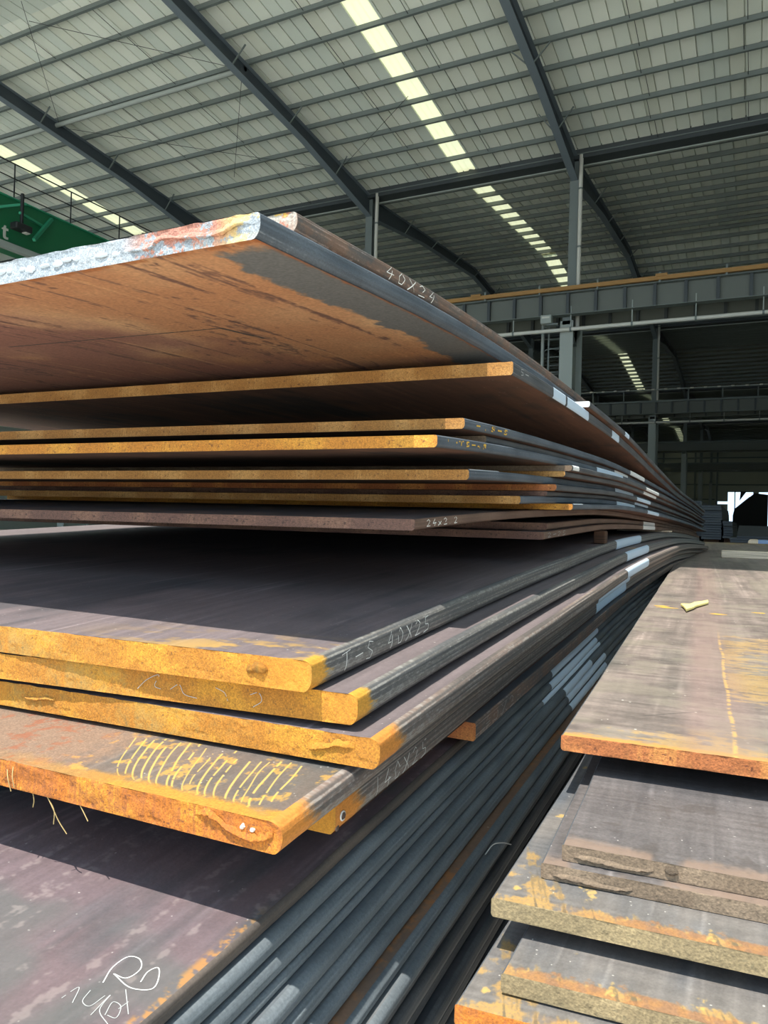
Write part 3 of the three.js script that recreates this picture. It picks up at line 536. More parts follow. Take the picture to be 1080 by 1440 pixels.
  // cut end: columns from the long edge inward, rows round the edge profile
  const cols = []; if (o.fine) { for (let x = 0; x < 1.0; x += o.fine) cols.push(x / w); cols.push(1); } else { for (let k = 0; k <= 14; k++) cols.push(Math.pow(k / 14, 2)); }
  const rowsN = prof.length - 1, amp = o.endRough ?? 0;
  const end = grid(cols.length - 1, rowsN, (i, j) => {
    const q = prof[j], inw = q[0] + (w - q[0]) * cols[i], inner = Math.sin(Math.PI * j / rowsN) * (i > 0 ? 1 : 0);
    const p = at(o.s0, inw, q[1]);
    const d = amp * inner * (0.6 * noise2(inw * 45, q[1] * 60, seed) + 0.7 * noise2(inw * 130, q[1] * 130, seed + 1) + 0.5 * Math.max(0, noise2(inw * 18, 0.5, seed + 2)) * (j < 4 ? 1 : 0));
    p[2] += d; if (j === 0 && amp) p[1] += amp * 0.5 * noise1(inw * 60, seed + 3);
    return { p, uv: [inw + u0 * 0.3, -q[1] + 0.004] };
  }, [0, 0, 1]);
  mesh('cut_end', end, o.end, body);
  return (plates[key] = { o, body, at, prof, t, R, side, edge, slope, y });
}
function wrapLabel(pl, sa, sb, mat = M.label, j0 = 1, j1 = 9, name = 'label') {
  const n = 10, g = grid(n, j1 - j0, (i, j) => {
    const s = lerp(sa, sb, i / n), q = pl.prof[j + j0], p = pl.at(s, q[0], q[1]); p[0] += pl.side * q[2] * 0.0011; p[1] += q[3] * 0.0011;
    return { p, uv: [i / n, j / (j1 - j0)] };
  }, [pl.side, 0, 0]);
  return mesh(name, g, mat, pl.body);
}
const inwardAt = (pl, drop) => { const p = pl.prof; for (let k = 1; k < p.length; k++) if (-p[k][1] >= -drop) { const f = (drop - p[k - 1][1]) / (p[k][1] - p[k - 1][1] || 1); return p[k - 1][0] + (p[k][0] - p[k - 1][0]) * f; } return p[p.length - 1][0]; };
function ribbon(pts, wid, tangent) {                                // a flat stroke through 3D points that lies on a surface with normal n
  const pos = [], idx = [];
  for (let i = 0; i + 1 < pts.length; i++) {
    const a = pts[i], b = pts[i + 1]; if (!a || !b) continue;
    const A = new THREE.Vector3(...a), B = new THREE.Vector3(...b), d = B.clone().sub(A).normalize(), n = new THREE.Vector3(...tangent), q = d.cross(n).normalize().multiplyScalar(wid / 2);
    const k = pos.length / 3; for (const v of [A.clone().add(q), A.clone().sub(q), B.clone().add(q), B.clone().sub(q)]) pos.push(v.x, v.y, v.z);
    const tri = [[0, 1, 2], [1, 3, 2]]; const nn = new THREE.Vector3().subVectors(A.clone().sub(q), A.clone().add(q)).cross(new THREE.Vector3().subVectors(B, A));
    for (const f of tri) nn.dot(n) < 0 ? idx.push(k + f[0], k + f[2], k + f[1]) : idx.push(k + f[0], k + f[1], k + f[2]);
  }
  const g = new THREE.BufferGeometry(); g.setAttribute('position', new THREE.Float32BufferAttribute(pos, 3)); g.setIndex(idx); g.computeVertexNormals(); return g;
}
const GLYPH = {                                                     // hand-chalked strokes in a unit cell
  4: [[[0.6, 1], [0.1, 0.4], [0.85, 0.45]], [[0.65, 0.75], [0.55, 0]]], 0: [[[0.5, 1], [0.15, 0.6], [0.25, 0.1], [0.6, 0.1], [0.8, 0.6], [0.5, 1]]], X: [[[0.1, 0.95], [0.85, 0.05]], [[0.85, 0.95], [0.1, 0]]],
  2: [[[0.1, 0.8], [0.45, 1], [0.75, 0.75], [0.15, 0.05], [0.85, 0.1]]], 5: [[[0.8, 1], [0.3, 0.95], [0.25, 0.55], [0.7, 0.5], [0.75, 0.15], [0.2, 0]]], S: [[[0.8, 0.9], [0.4, 1], [0.2, 0.7], [0.7, 0.4], [0.55, 0.05], [0.1, 0.1]]],
  T: [[[0.0, 0.9], [0.9, 1]], [[0.5, 0.95], [0.4, 0]]], '.': [[[0.3, 0.1], [0.4, 0.0]]], x: [[[0.1, 0.6], [0.75, 0.05]], [[0.75, 0.6], [0.1, 0]]], '-': [[[0.1, 0.5], [0.9, 0.55]]], I: [[[0.5, 1], [0.45, 0]]], ' ': [],
};
function chalkEdge(pl, text, sa, sb, lo, hi, mat = M.chalk, wid = 0.0014, gap = 0.25) {
  const gs = [], cw = (sb - sa) / text.length;
  [...text].forEach((ch, c) => (GLYPH[ch] ?? []).forEach((st, k) => {
    const pts = [], dense = []; for (let i = 0; i + 1 < st.length; i++) for (let m = 0; m < 4; m++) dense.push([lerp(st[i][0], st[i + 1][0], m / 4), lerp(st[i][1], st[i + 1][1], m / 4)]); dense.push(st[st.length - 1]);
    dense.forEach((d, i) => { if (noise1(c * 5.7 + k * 3.1 + i * 1.37, 41) < gap * 2 - 1) { pts.push(null); return; } const s = sa + cw * (c + 0.1 + d[0] * 0.8), drop = -pl.t * (1 - lerp(lo, hi, d[1])), p = pl.at(s, inwardAt(pl, drop) - 0.001, drop); pts.push(p); });
    const g = ribbon(pts, wid * (0.8 + 0.5 * hash(c, k)), [pl.side, 0, 0]); if (g.index.count) gs.push(g);
  }));
  if (gs.length) mesh('chalk_mark', mergeGeometries(gs), mat, pl.body);
}
function chalkTop(pl, strokes, wid, mat = M.chalk) {                // strokes as [r, s] points on the upper face
  const gs = strokes.map((st) => { const c = new THREE.CatmullRomCurve3(st.map(([r, s]) => new THREE.Vector3(r, 0, s)), false, 'centripetal'), n = st.length * 6; const pts = []; for (let i = 0; i <= n; i++) { const v = c.getPoint(i / n), s = v.z, p = pl.at(s, pl.side * (pl.edge(s) - v.x), 0.0005); pts.push(noise1(i * 1.7 + n, 4) < -0.93 ? null : p); } return ribbon(pts, wid, [0, 1, 0]); });
  mesh('chalk_mark', mergeGeometries(gs), mat, pl.body);
}
function slagLip(pl, lower, hgt, relief, mat, name = 'slag_lip') {  // a torn lip of slag on the cut end; lower = [inward, drop] points of its overhanging rim
  const n = (lower.length - 1) * 5, c = new THREE.CatmullRomCurve3(lower.map(([a, d]) => new THREE.Vector3(a, d, 0)), false, 'centripetal');
  const sec = [[1, 0, 0], [0.6, 0.55, 0], [0.25, 0.95, 0], [0.02, 1, 0], [0, 0.1, 0]];
  const g = grid(n, sec.length - 1, (i, j) => { const q = c.getPoint(i / n), e = Math.sin(Math.PI * i / n), fade = Math.min(1, e * 2.2), inw = q.x + 0.0012 * noise1(i * 0.9, 5), drop = q.y + sec[j][0] * hgt * (0.7 + 0.3 * noise1(i * 0.7, 9)) + 0.001 * noise1(i * 1.7 + j, 6); const p = pl.at(pl.o.s0, inw, Math.min(drop, -0.001)); p[2] += 0.0004 + relief * sec[j][1] * fade * (0.85 + 0.3 * noise1(i * 1.3 + j, 7)); return { p, uv: [inw, -drop] }; }, [0, 0, 1]);
  return mesh(name, g, mat, pl.body);
}
function lump(pl, inw, drop, rx, ry, rz, mat, name = 'slag_lump', seed = 1) {
  const g = new THREE.IcosahedronGeometry(1, 3), p = g.attributes.position, v = new THREE.Vector3();
  for (let i = 0; i < p.count; i++) { v.fromBufferAttribute(p, i); v.multiplyScalar(1 + 0.25 * noise2(v.x * 2 + v.z, v.y * 2 - v.z, seed)); p.setXYZ(i, v.x * rx, v.y * ry, v.z * rz); }
  g.computeVertexNormals(); const q = pl.at(pl.o.s0, inw, drop); g.translate(q[0], q[1], q[2]); return mesh(name, g, mat, pl.body);
}
const TALL = 'steel plates of the tall fanned stack', LOW = 'steel plates of the low stack beside it';

// upper fan
steelPlate('T1', { sharp: 0.4, r: -0.535, s0: 0.8, s1: 8.55, t: 0.0275, w: 2.15, y: rise(0.5775, 0.3465), top: M.topDark, under: M.underDark, edge: M.sideRust, end: M.endRed, round: 0.011, bulge: 0.002, rough: 0.0007, endRough: 0.0014, fine: 0.006, N: 150, pow: 1.9, skew: -0.02, group: TALL, label: 'topmost steel plate of the tall stack with chalk figures on its scratched edge' });
steelPlate('T2', { sharp: 0.4, r: -0.531, s0: 0.715, s1: 8.6, t: 0.032, w: 2.2, y: rise(0.5495, 0.3185), top: M.topDark, under: M.underRust, edge: M.sideSlate, end: M.endPale, round: 0.012, bulge: 0.0015, rough: 0.0008, endRough: 0.003, fine: 0.005, N: 150, pow: 1.9, skew: 0.012, group: TALL, label: 'overhanging steel plate with a whitish torn cut end and rusty brown underside' });
steelPlate('T2b', { r: -0.455, s0: 2.31, s1: 8.5, t: 0.018, w: 2.2, y: rise(0.5165, 0.286), top: M.topDark, edge: M.sideDark, end: M.labelWhite, N: 60, group: TALL, label: 'recessed steel plate with a white corner above the labelled plate' });
steelPlate('T3', { r: -0.47, s0: 1.552, s1: 8.6, t: 0.029, w: 2.2, y: rise(0.492, 0.2675), top: M.topDark, under: M.underDark, edge: M.sideDark, end: M.endSpeck, N: 110, skew: -0.032, round: 0.006, endRough: 0.0005, fine: 0.01, group: TALL, label: 'steel plate with white stickers along its edge and a sunlit corner' });
// middle of the stack, from its top down
const MID = [
  ['M1', -0.485, 1.302, 0.345, 0.228, 0.02, M.sideSlate, M.endSpeck, 'steel plate with yellow paint marks just under the deep shaded gap'],
  ['M2', -0.5, 1.471, 0.323, 0.21, 0.016, M.sideDark, M.endTaupe, 'brown-edged steel plate wedged behind two plates with yellow paint marks'],
  ['M3', -0.48, 1.158, 0.305, 0.192, 0.021, M.sideSlate, M.endGold, 'steel plate with a bright orange-yellow cut end and yellow stamped marks'],
  ['M4', -0.445, 2.03, 0.283, 0.174, 0.015, M.sideDark, M.endTaupe, 'thin recessed steel plate with a small corner painted sunlit white'],
  ['M5', -0.46, 2.02, 0.267, 0.157, 0.015, M.sideDark, M.endSpeck, 'recessed steel plate with a tan corner below the whitish corner'],
  ['M6', -0.495, 1.36, 0.25, 0.139, 0.02, M.sideSlate, M.endSpeck, 'speckled brown-ended steel plate with sunlight painted white on its corner'],
  ['M7', -0.462, 1.93, 0.229, 0.121, 0.0165, M.sideDark, M.endRust, 'recessed steel plate with a bright orange rusty corner'],
  ['M8', -0.485, 1.93, 0.211, 0.103, 0.013, M.sideDark, M.endBrown, 'thin dark steel plate squeezed below the orange rusty corner'],
  ['M9', -0.49, 1.704, 0.197, 0.088, 0.0185, M.sideSlate, M.endSpeck, 'tan-ended steel plate with worn flecks along its grey edge'],
  ['M10', -0.445, 2.06, 0.178, 0.07, 0.0165, M.sideSlate, M.endGold, 'recessed steel plate with a bright yellow sunlit corner'],
  ['M11', -0.53, 1.19, 0.160, 0.054, 0.02, M.sideBrown, M.endBrown, 'brown steel plate chalked with its size near the bottom of the fan'],
  ['M12', -0.53, 2.12, 0.1195, 0.036, 0.021, M.sideBrown, M.endBrown, 'brown steel plate second from the bottom of the upper fan'],
  ['M13', -0.515, 2.03, 0.0975, 0.018, 0.0215, M.sideBrown, M.endBrown, 'brown steel plate at the bottom of the upper fan over dark gap'],
];
let farH = 0.001; const midFar = MID.map((m) => m[5]).reverse().map((t) => (farH += t + 0.0008)).reverse();
MID.forEach(([key, r, s0, near, , t, edge, end, label], i) => steelPlate(key, { r, s0, s1: 8.5 + 0.06 * ((i * 37) % 5 - 2), t, w: 2.05 + 0.03 * ((i * 23) % 7), y: rise(near, midFar[i]), top: M.topDark, edge, end, N: 70, skew: key === 'M1' ? -0.08 : -0.05, u0: i * 0.37, v0: i * 0.71, group: TALL, label }));
// lower stack: five thick plates
steelPlate('A', { sharp: 0.75, soft: 1.35, r: -0.502, s0: 0.812, s1: 8.4, t: 0.0405, w: 2.6, y: rise(0, 0), top: M.topMauve, edge: M.sideTorch, end: M.endOchre, round: 0.012, bulge: 0.002, rough: 0.0007, endRough: 0.0016, fine: 0.005, N: 180, pow: 2, skew: -0.048, group: TALL, label: 'thick steel plate with half-shaded top, ochre cut end and chalk figures on its edge' });
steelPlate('B', { sharp: 0.85, soft: 1.35, r: -0.449, s0: 0.841, s1: 8.45, t: 0.0395, w: 2.6, y: rise(-0.0435, -0.0412), top: M.topMauve, edge: M.sideTorch, end: M.endOchre, round: 0.011, bulge: 0.002, rough: 0.0007, endRough: 0.0016, fine: 0.005, N: 180, pow: 2, skew: -0.087, u0: 0.2, v0: 0.4, group: TALL, label: 'thick steel plate with a square bright yellow corner below the chalked plate' });
steelPlate('C', { sharp: 0.9, soft: 1.35, r: -0.411, s0: 0.833, s1: 8.4, t: 0.038, w: 2.6, y: rise(-0.0925, -0.0822), top: M.topMauve, edge: M.sideTorchLong, end: M.endOchre, round: 0.011, bulge: 0.0015, rough: 0.0008, endRough: 0.0016, fine: 0.005, N: 180, pow: 2, skew: -0.046, u0: 0.5, v0: 0.9, group: TALL, label: 'thick steel plate jutting out widest, its long sunlit edge pinkish brown' });
steelPlate('D', { sharp: 1.0, soft: 1.35, r: -0.447, s0: 0.674, s1: 8.3, t: 0.0345, w: 2.5, y: rise(-0.138, -0.122), top: M.topArcs, edge: M.sideTorchLong, end: M.endOrange, round: 0.012, bulge: 0.0015, rough: 0.0007, endRough: 0.0022, fine: 0.005, N: 180, pow: 2, skew: -0.025, group: TALL, label: 'thick orange-rusted steel plate with curved yellow strokes fanned over its top' });
steelPlate('E', { sharp: 0.4, r: -0.466, s0: 0.826, s1: 8.35, t: 0.038, w: 2.5, y: rise(-0.182, -0.158), top: M.topDark, edge: M.sideTorchLong, end: M.endOchre, round: 0.01, bulge: 0.0012, rough: 0.0006, endRough: 0.001, fine: 0.01, N: 150, pow: 2, skew: -0.03, group: TALL, label: 'thick dark steel plate with a bolt through its orange corner, under the orange plate' });
steelPlate('F', { r: -0.452, s0: 1.32, s1: 8.3, t: 0.034, w: 2.4, y: rise(-0.2235, -0.197), top: M.topDark, edge: M.sideRust, end: M.endRust, N: 100, group: TALL, label: 'thick steel plate with a brown corner peeping out below the bolted plate' });
// broad dark plate with chalk writing and the closely packed plates that step out below it
steelPlate('G', { r: -0.5, s0: 0.34, s1: 8.3, t: 0.021, w: 2.5, y: rise(-0.2785, -0.2385), top: M.topPurple, edge: M.sideUmber, end: M.endRust, round: 0.009, N: 170, pow: 1.9, group: TALL, label: 'broad purplish steel plate with white chalk scribble, half in shade' });
const LOWER = [
  [-0.491, 0.024], [-0.483, 0.024], [-0.481, 0.014], [-0.466, 0.026], [-0.463, 0.026], [-0.455, 0.026], [-0.432, 0.022], [-0.419, 0.022], [-0.43, 0.03], [-0.425, 0.034], [-0.435, 0.036], [-0.42, 0.036], [-0.43, 0.038], [-0.425, 0.038], [-0.43, 0.038],
];
const ORD = ['first', 'second', 'third', 'fourth', 'fifth', 'sixth', 'seventh', 'eighth', 'ninth', 'tenth', 'eleventh', 'twelfth', 'thirteenth', 'fourteenth', 'fifteenth', 'sixteenth', 'seventeenth'];
let acc = -0.3005;
LOWER.forEach(([r, t], i) => {
  steelPlate('H' + i, { r, s0: 0.36 + 0.03 * ((i * 13) % 4), s1: 8.2 + 0.05 * (i % 3), t, w: 2.5, y: rise(acc, acc + 0.04), top: i === 6 ? M.topRusty : i > 7 ? M.topDark : M.topBlue, edge: i > 7 ? M.sideDark : M.sideBlue, end: M.endBrown, round: t * 0.46, sharp: i < 8 ? 0.9 : undefined, N: 90, u0: 0.3 * i, v0: i * 0.5, group: TALL, label: `${i < 9 ? 'slate-edged thin' : 'dark low-lying'} steel plate, ${ORD[i]} below the plate with chalk scribble` });  // lowest plates: darker materials paint in the shade under the stepped ones
  acc -= t + 0.0005;
});
const TALL_FOOT = acc + sag(0.5);

// low stack beside it: its outer long edge is toward the tall stack
const lin = (h, m = 0, s0 = 0) => (s) => h + m * (s - s0);
steelPlate('R1', { vMax: 2.1, side: -1, r: -0.215, s0: 0.965, s1: 12.4, yaw: -0.0575, t: 0.02, w: 2.2, y: lin(-0.27, 0.006, 0.965), top: M.topTan, edge: M.sideDark, end: M.endRust, round: 0.004, bulge: 0.0005, endRough: 0.0012, fine: 0.006, N: 60, skew: 0.07, group: LOW, label: 'top plate of the low stack, tan with yellow dust and a rusty orange end' });
steelPlate('R2', { side: -1, r: -0.165, s0: 0.753, s1: 6.2, yaw: -0.055, t: 0.0158, w: 1.9, y: lin(-0.3195, 0.0004, 0.7), top: M.topSlate, edge: M.sideDark, end: M.endTaupe, round: 0.003, bulge: 0.0004, endRough: 0.0006, fine: 0.006, skew: 0.084, group: LOW, label: 'upper of two grey plates with taupe ends under the tan top plate' });
steelPlate('R3', { side: -1, r: -0.182, s0: 0.739, s1: 6.2, yaw: -0.055, t: 0.0152, w: 1.9, y: lin(-0.336, 0.0004, 0.7), top: M.topSlate, edge: M.sideDark, end: M.endTaupe, round: 0.003, bulge: 0.0004, endRough: 0.0006, fine: 0.006, u0: 0.3, skew: 0.084, group: LOW, label: 'lower of two grey plates with taupe ends, resting on the yellow-rimmed plate' });
steelPlate('R4', { side: -1, r: -0.213, s0: 0.679, s1: 6.4, yaw: -0.022, t: 0.0175, w: 2.1, y: lin(-0.352, 0.0004, 0.7), top: M.topOchreRim, edge: M.sideDark, end: M.endOlive, round: 0.003, bulge: 0.0004, endRough: 0.0006, fine: 0.006, skew: 0.09, group: LOW, label: 'bluish grey plate with a yellow front rim and olive end, mid low stack' });
steelPlate('R5', { side: -1, r: -0.186, s0: 0.627, s1: 6.2, yaw: -0.01, t: 0.0165, w: 2.0, y: lin(-0.387, 0.0004, 0.7), top: M.topOchreRim, edge: M.sideDark, end: M.endOlive, round: 0.003, bulge: 0.0004, endRough: 0.0006, fine: 0.006, u0: 0.1, skew: 0.095, group: LOW, label: 'bluish plate with scratched yellow corner, second from the bottom of the low stack' });
steelPlate('R6', { side: -1, r: -0.217, s0: 0.597, s1: 6.3, yaw: 0.01, t: 0.018, w: 2.0, y: lin(-0.406, 0.0004, 0.7), top: M.topOchreRim, edge: M.sideDark, end: M.endOrange, round: 0.003, bulge: 0.0004, endRough: 0.0006, fine: 0.006, skew: 0.1, group: LOW, label: 'lowest visible plate of the low stack with an orange-yellow end' });

// ── parts and marks on the plates
const pl = plates;
for (const [k, a, b] of [['A', 3.16, 3.91], ['B', 3.09, 3.78], ['C', 2.86, 3.48], ['D', 2.48, 3.16], ['E', 2.55, 3.2], ['H0', 2.06, 2.74], ['H1', 2.02, 2.68], ['H2', 1.93, 2.73], ['H3', 2.12, 2.51], ['H4', 2.15, 2.75], ['H5', 2.16, 2.72], ['T1', 2.68, 3.4], ['T2', 2.72, 3.36], ['M3', 2.58, 3.14], ['M6', 3.05, 3.55], ['M7', 3.42, 3.9], ['M8', 3.53, 4.0], ['M9', 3.06, 3.56], ['M10', 3.68, 4.13]]) wrapLabel(pl[k], a, b);
for (const [k, a, b] of [['T3', 1.91, 2.05], ['T3', 2.07, 2.37], ['T3', 2.8, 2.96], ['M1', 3.38, 3.85], ['M2', 3.05, 3.4], ['M4', 3.6, 4.1], ['M5', 3.62, 4.12], ['M12', 4.2, 4.72], ['M13', 4.07, 4.6], ['T2b', 3.0, 3.1]]) wrapLabel(pl[k], a, b, k[0] === 'T' ? M.label : M.labelWhite);
wrapLabel(pl.M6, 1.365, 1.55, M.labelWhite, 0, 3, 'painted_sun_rim'); wrapLabel(pl.M10, 2.07, 2.2, M.labelWhite, 0, 4, 'painted_sun_rim'); wrapLabel(pl.M4, 2.04, 2.12, M.labelWhite, 0, 8, 'painted_sun_rim');  // pale strips paint the direct sun onto these plate corners
chalkEdge(pl.A, 'T-S 40X25', 0.885, 1.2, 0.2, 0.85, M.chalk, 0.0012, 0.1);
chalkEdge(pl.T1, '40X24', 1.05, 1.27, 0.15, 0.85, M.chalk, 0.0015, 0.15);
chalkEdge(pl.M11, '24x2.2', 1.235, 1.4, 0.2, 0.85, M.chalk, 0.0015, 0.12);
chalkEdge(pl.E, 'I40X25', 0.925, 1.12, 0.15, 0.85, M.chalk, 0.0011, 0.12);
chalkEdge(pl.F, '40X25', 1.36, 1.62, 0.2, 0.85, M.chalkFaint, 0.0012, 0.3);
chalkEdge(pl.M13, '2-25', 2.06, 2.3, 0.2, 0.8, M.chalkFaint, 0.0016, 0.2);
chalkEdge(pl.M3, 'I-T5-4S', 1.19, 1.42, 0.35, 0.75, M.paintYellow, 0.003, 0.3);
chalkEdge(pl.M1, '-.S-S', 1.36, 1.58, 0.25, 0.75, M.paintYellow, 0.0035, 0.25);
chalkEdge(pl.T3, '5-', 1.6, 1.68, 0.3, 0.8, M.chalkFaint, 0.0016, 0.2);
chalkTop(pl.G, [
  [[-0.579, 0.558], [-0.589, 0.581], [-0.587, 0.601], [-0.574, 0.603], [-0.561, 0.591], [-0.563, 0.574], [-0.58, 0.573]], [[-0.58, 0.573], [-0.547, 0.565], [-0.528, 0.574], [-0.538, 0.594], [-0.547, 0.601], [-0.551, 0.592], [-0.546, 0.576]],
], 0.0012);
chalkTop(pl.G, [[[-0.597, 0.523], [-0.595, 0.542], [-0.582, 0.523]], [[-0.581, 0.544], [-0.575, 0.529], [-0.564, 0.527], [-0.562, 0.545]], [[-0.553, 0.519], [-0.558, 0.548], [-0.551, 0.528], [-0.528, 0.517]], [[-0.541, 0.525], [-0.548, 0.542], [-0.537, 0.541], [-0.529, 0.527], [-0.539, 0.526]], [[-0.551, 0.561], [-0.522, 0.536]], [[-0.536, 0.537], [-0.535, 0.549]]], 0.0009, M.chalkFaint);
slagLip(pl.D, [[0.118, -0.012], [0.1, -0.009], [0.086, -0.011], [0.064, -0.021], [0.042, -0.025], [0.024, -0.023], [0.012, -0.017]], 0.011, 0.005, M.endOrange);
lump(pl.D, 0.05, -0.012, 0.003, 0.003, 0.0035, M.weld, 'weld_bead', 3); lump(pl.D, 0.037, -0.013, 0.003, 0.0025, 0.003, M.weld, 'weld_bead', 4);
slagLip(pl.C, [[0.1, -0.026], [0.088, -0.025], [0.076, -0.021], [0.06, -0.017], [0.034, -0.016]], 0.014, 0.004, M.endOchre);
lump(pl.A, 0.078, -0.017, 0.012, 0.008, 0.006, M.endOchre, 'slag_lump', 6); lump(pl.A, 0.09, -0.019, 0.006, 0.006, 0.005, M.endOchre, 'slag_lump', 7);
slagLip(pl.T2, [[0.225, -0.018], [0.17, -0.022], [0.155, -0.012], [0.11, -0.018], [0.055, -0.02], [0.034, -0.013], [0.004, -0.015]], 0.013, 0.005, M.endPale);
for (let i = 0; i < 16; i++) lump(pl.T2, 0.2 + 0.024 * i + 0.012 * hash(i, 1), -0.013 - 0.006 * hash(i, 2), 0.006 + 0.006 * hash(i, 3), 0.003 + 0.003 * hash(i, 4), 0.0016 + 0.0012 * hash(i, 5), M.slagPale, 'slag_lump', i);
function chalkFace(pl, strokes, wid, mat) {                         // strokes as [inward, drop] on the cut end
  const gs = strokes.map((st) => { const c = new THREE.CatmullRomCurve3(st.map(([a, d]) => new THREE.Vector3(a, d, 0)), false, 'centripetal'), n = st.length * 5, pts = []; for (let i = 0; i <= n; i++) { const q = c.getPoint(i / n), p = pl.at(pl.o.s0, q.x, q.y); p[2] += 0.0022; pts.push(noise1(i * 0.8 + n, 3) < -0.75 ? null : p); } return ribbon(pts, wid, [0, 0, 1]); });
  mesh('chalk_mark', mergeGeometries(gs), mat, pl.body);
}
chalkFace(pl.B, [[[0.345, -0.03], [0.325, -0.012], [0.305, -0.004], [0.312, -0.02], [0.295, -0.024]], [[0.285, -0.022], [0.27, -0.014], [0.262, -0.026], [0.24, -0.03]], [[0.21, -0.012], [0.195, -0.018], [0.19, -0.028]], [[0.155, -0.016], [0.142, -0.012], [0.137, -0.022], [0.15, -0.032]]], 0.0008, M.chalkFaint);
slagLip(pl.C, [[0.62, -0.02], [0.585, -0.021], [0.56, -0.016], [0.545, -0.018]], 0.008, 0.004, M.endOchre);
for (const k of ['R2', 'R3']) { slagLip(pl[k], [[0.012, -0.0105], [0.03, -0.0115], [0.06, -0.012], [0.085, -0.011]], 0.007, 0.003, M.endTaupe); }
lump(pl.R2, 0.102, -0.006, 0.006, 0.004, 0.004, M.endTaupe, 'slag_lump', 9);
{ // bolt through the corner of the dark plate
  const e = pl.E, q = e.at(0.842, inwardAt(e, -0.019), -0.019);
  mesh('eye_ring', new THREE.TorusGeometry(0.0055, 0.0012, 8, 20).rotateY(Math.PI / 2).translate(q[0] + 0.0012, q[1], q[2]), M.weld, e.body);
  mesh('bolt', new THREE.CylinderGeometry(0.0042, 0.0042, 0.005, 6).rotateZ(Math.PI / 2).translate(q[0] + 0.001, q[1] + 0.0005, q[2]), M.bolt, e.body);
  const q2 = e.at(0.833, inwardAt(e, -0.031), -0.031); mesh('bolt', new THREE.SphereGeometry(0.0048, 12, 8).scale(0.4, 1, 1).translate(q2[0], q2[1], q2[2]), M.bolt, e.body);
}

// ── small things on and between the plates
const tube = (pts, rad, mat, name, parent) => mesh(name, new THREE.TubeGeometry(new THREE.CatmullRomCurve3(pts), pts.length * 6, rad, 5), mat, parent);
{
  const y0 = pl.D.y(0.66) - 0.0345, o = [-0.8, y0 - 0.05, 0.672], t = thing('dry_straw', 'wisp of dry straw hanging under the orange-rusted plate', 'straw', o);
  const w = (p) => p.map((q) => L([q[0], y0 + q[1], q[2]], o));
  for (const p of [[[-0.8, 0.002, 0.667], [-0.79, -0.012, 0.668], [-0.782, -0.03, 0.672], [-0.772, -0.045, 0.676]], [[-0.8, 0.001, 0.667], [-0.788, -0.016, 0.669], [-0.789, -0.034, 0.67]], [[-0.826, 0.001, 0.667], [-0.824, -0.01, 0.668], [-0.828, -0.02, 0.67]], [[-0.742, 0.001, 0.668], [-0.735, -0.009, 0.669], [-0.729, -0.018, 0.67]], [[-0.86, 0.03, 0.664], [-0.855, 0.018, 0.659], [-0.852, 0.004, 0.66]], [[-0.872, 0.026, 0.664], [-0.862, 0.014, 0.658], [-0.858, -0.002, 0.66]]]) tube(w(p), 0.0007, M.straw, 'stalk', t);
}
{
  const h = pl.H7, o = [-0.42, h.y(1.35), 1.35], t = thing('wire_scrap', 'curl of pale wire on the packed thin plates', 'wire', o);
  tube([[-0.008, 0.004, 0.03], [0.0, 0.016, 0.01], [0.012, 0.014, -0.012], [0.02, 0.002, -0.04]].map((q) => new THREE.Vector3(...q)), 0.0011, M.wire, 'strand', t);
}
{
  const s = 6.75, o = [0.3, pl.R1.y(s), s], t = thing('timber_batten', 'pale weathered batten lying across the far end of the tan plate', 'timber', o);
  const g = new RoundedBoxGeometry(1.3, 0.062, 0.1, 2, 0.008); g.translate(0.12, 0.031, 0); mesh('batten', worldUV(g), M.timberPale, t); t.rotation.y = -0.05;
  const o2 = [0.55, pl.R1.y(7.6), 7.6], t2 = thing('timber_board', 'brown flat board lying behind the pale batten', 'timber', o2);
  const g2 = new RoundedBoxGeometry(1.2, 0.03, 0.18, 2, 0.006); g2.translate(0.1, 0.016, 0); mesh('board', worldUV(g2), M.timber, t2);
}
{
  const o = [-0.17, pl.R1.y(2.65), 2.65], t = thing('paper_scrap', 'small torn yellow scrap lying on the tan plate', 'scrap', o);
  const sh = new THREE.Shape([[-0.03, -0.07], [-0.012, -0.15], [0.006, -0.07], [0.012, -0.02], [0.05, 0.1], [0.045, 0.16], [0.02, 0.1], [-0.002, 0.07], [-0.014, 0.0], [-0.05, -0.01]].map((q) => new THREE.Vector2(...q)));
  const g = new THREE.ExtrudeGeometry(sh, { depth: 0.004, bevelEnabled: true, bevelSize: 0.002, bevelThickness: 0.002, bevelSegments: 1 }); g.rotateX(-Math.PI / 2); g.scale(0.75, 1, 1.2); g.translate(0, 0.0055, 0); mesh('scrap', g, M.scrap, t);
}
for (const [r, s, l] of [[-0.265, 2.62, 0.05], [-0.245, 2.58, 0.07], [-0.09, 2.5, 0.05], [0.02, 2.62, 0.04]]) {
  const R = pl.R1, g = grid(6, 2, (i, j) => { const x = (i / 6 - 0.5) * l, q = R.at(s + (j - 1) * 0.014 * Math.sin(Math.PI * (i + 0.4) / 6.8) * (1 + 0.5 * noise1(i + r * 50)), R.side * (R.edge(s) - (r + x)), 0.0006); return { p: q, n: [0, 1, 0], uv: [i, j] }; }, [0, 1, 0]);
  mesh('paint_smear', g, M.paintYellow, R.body);
}
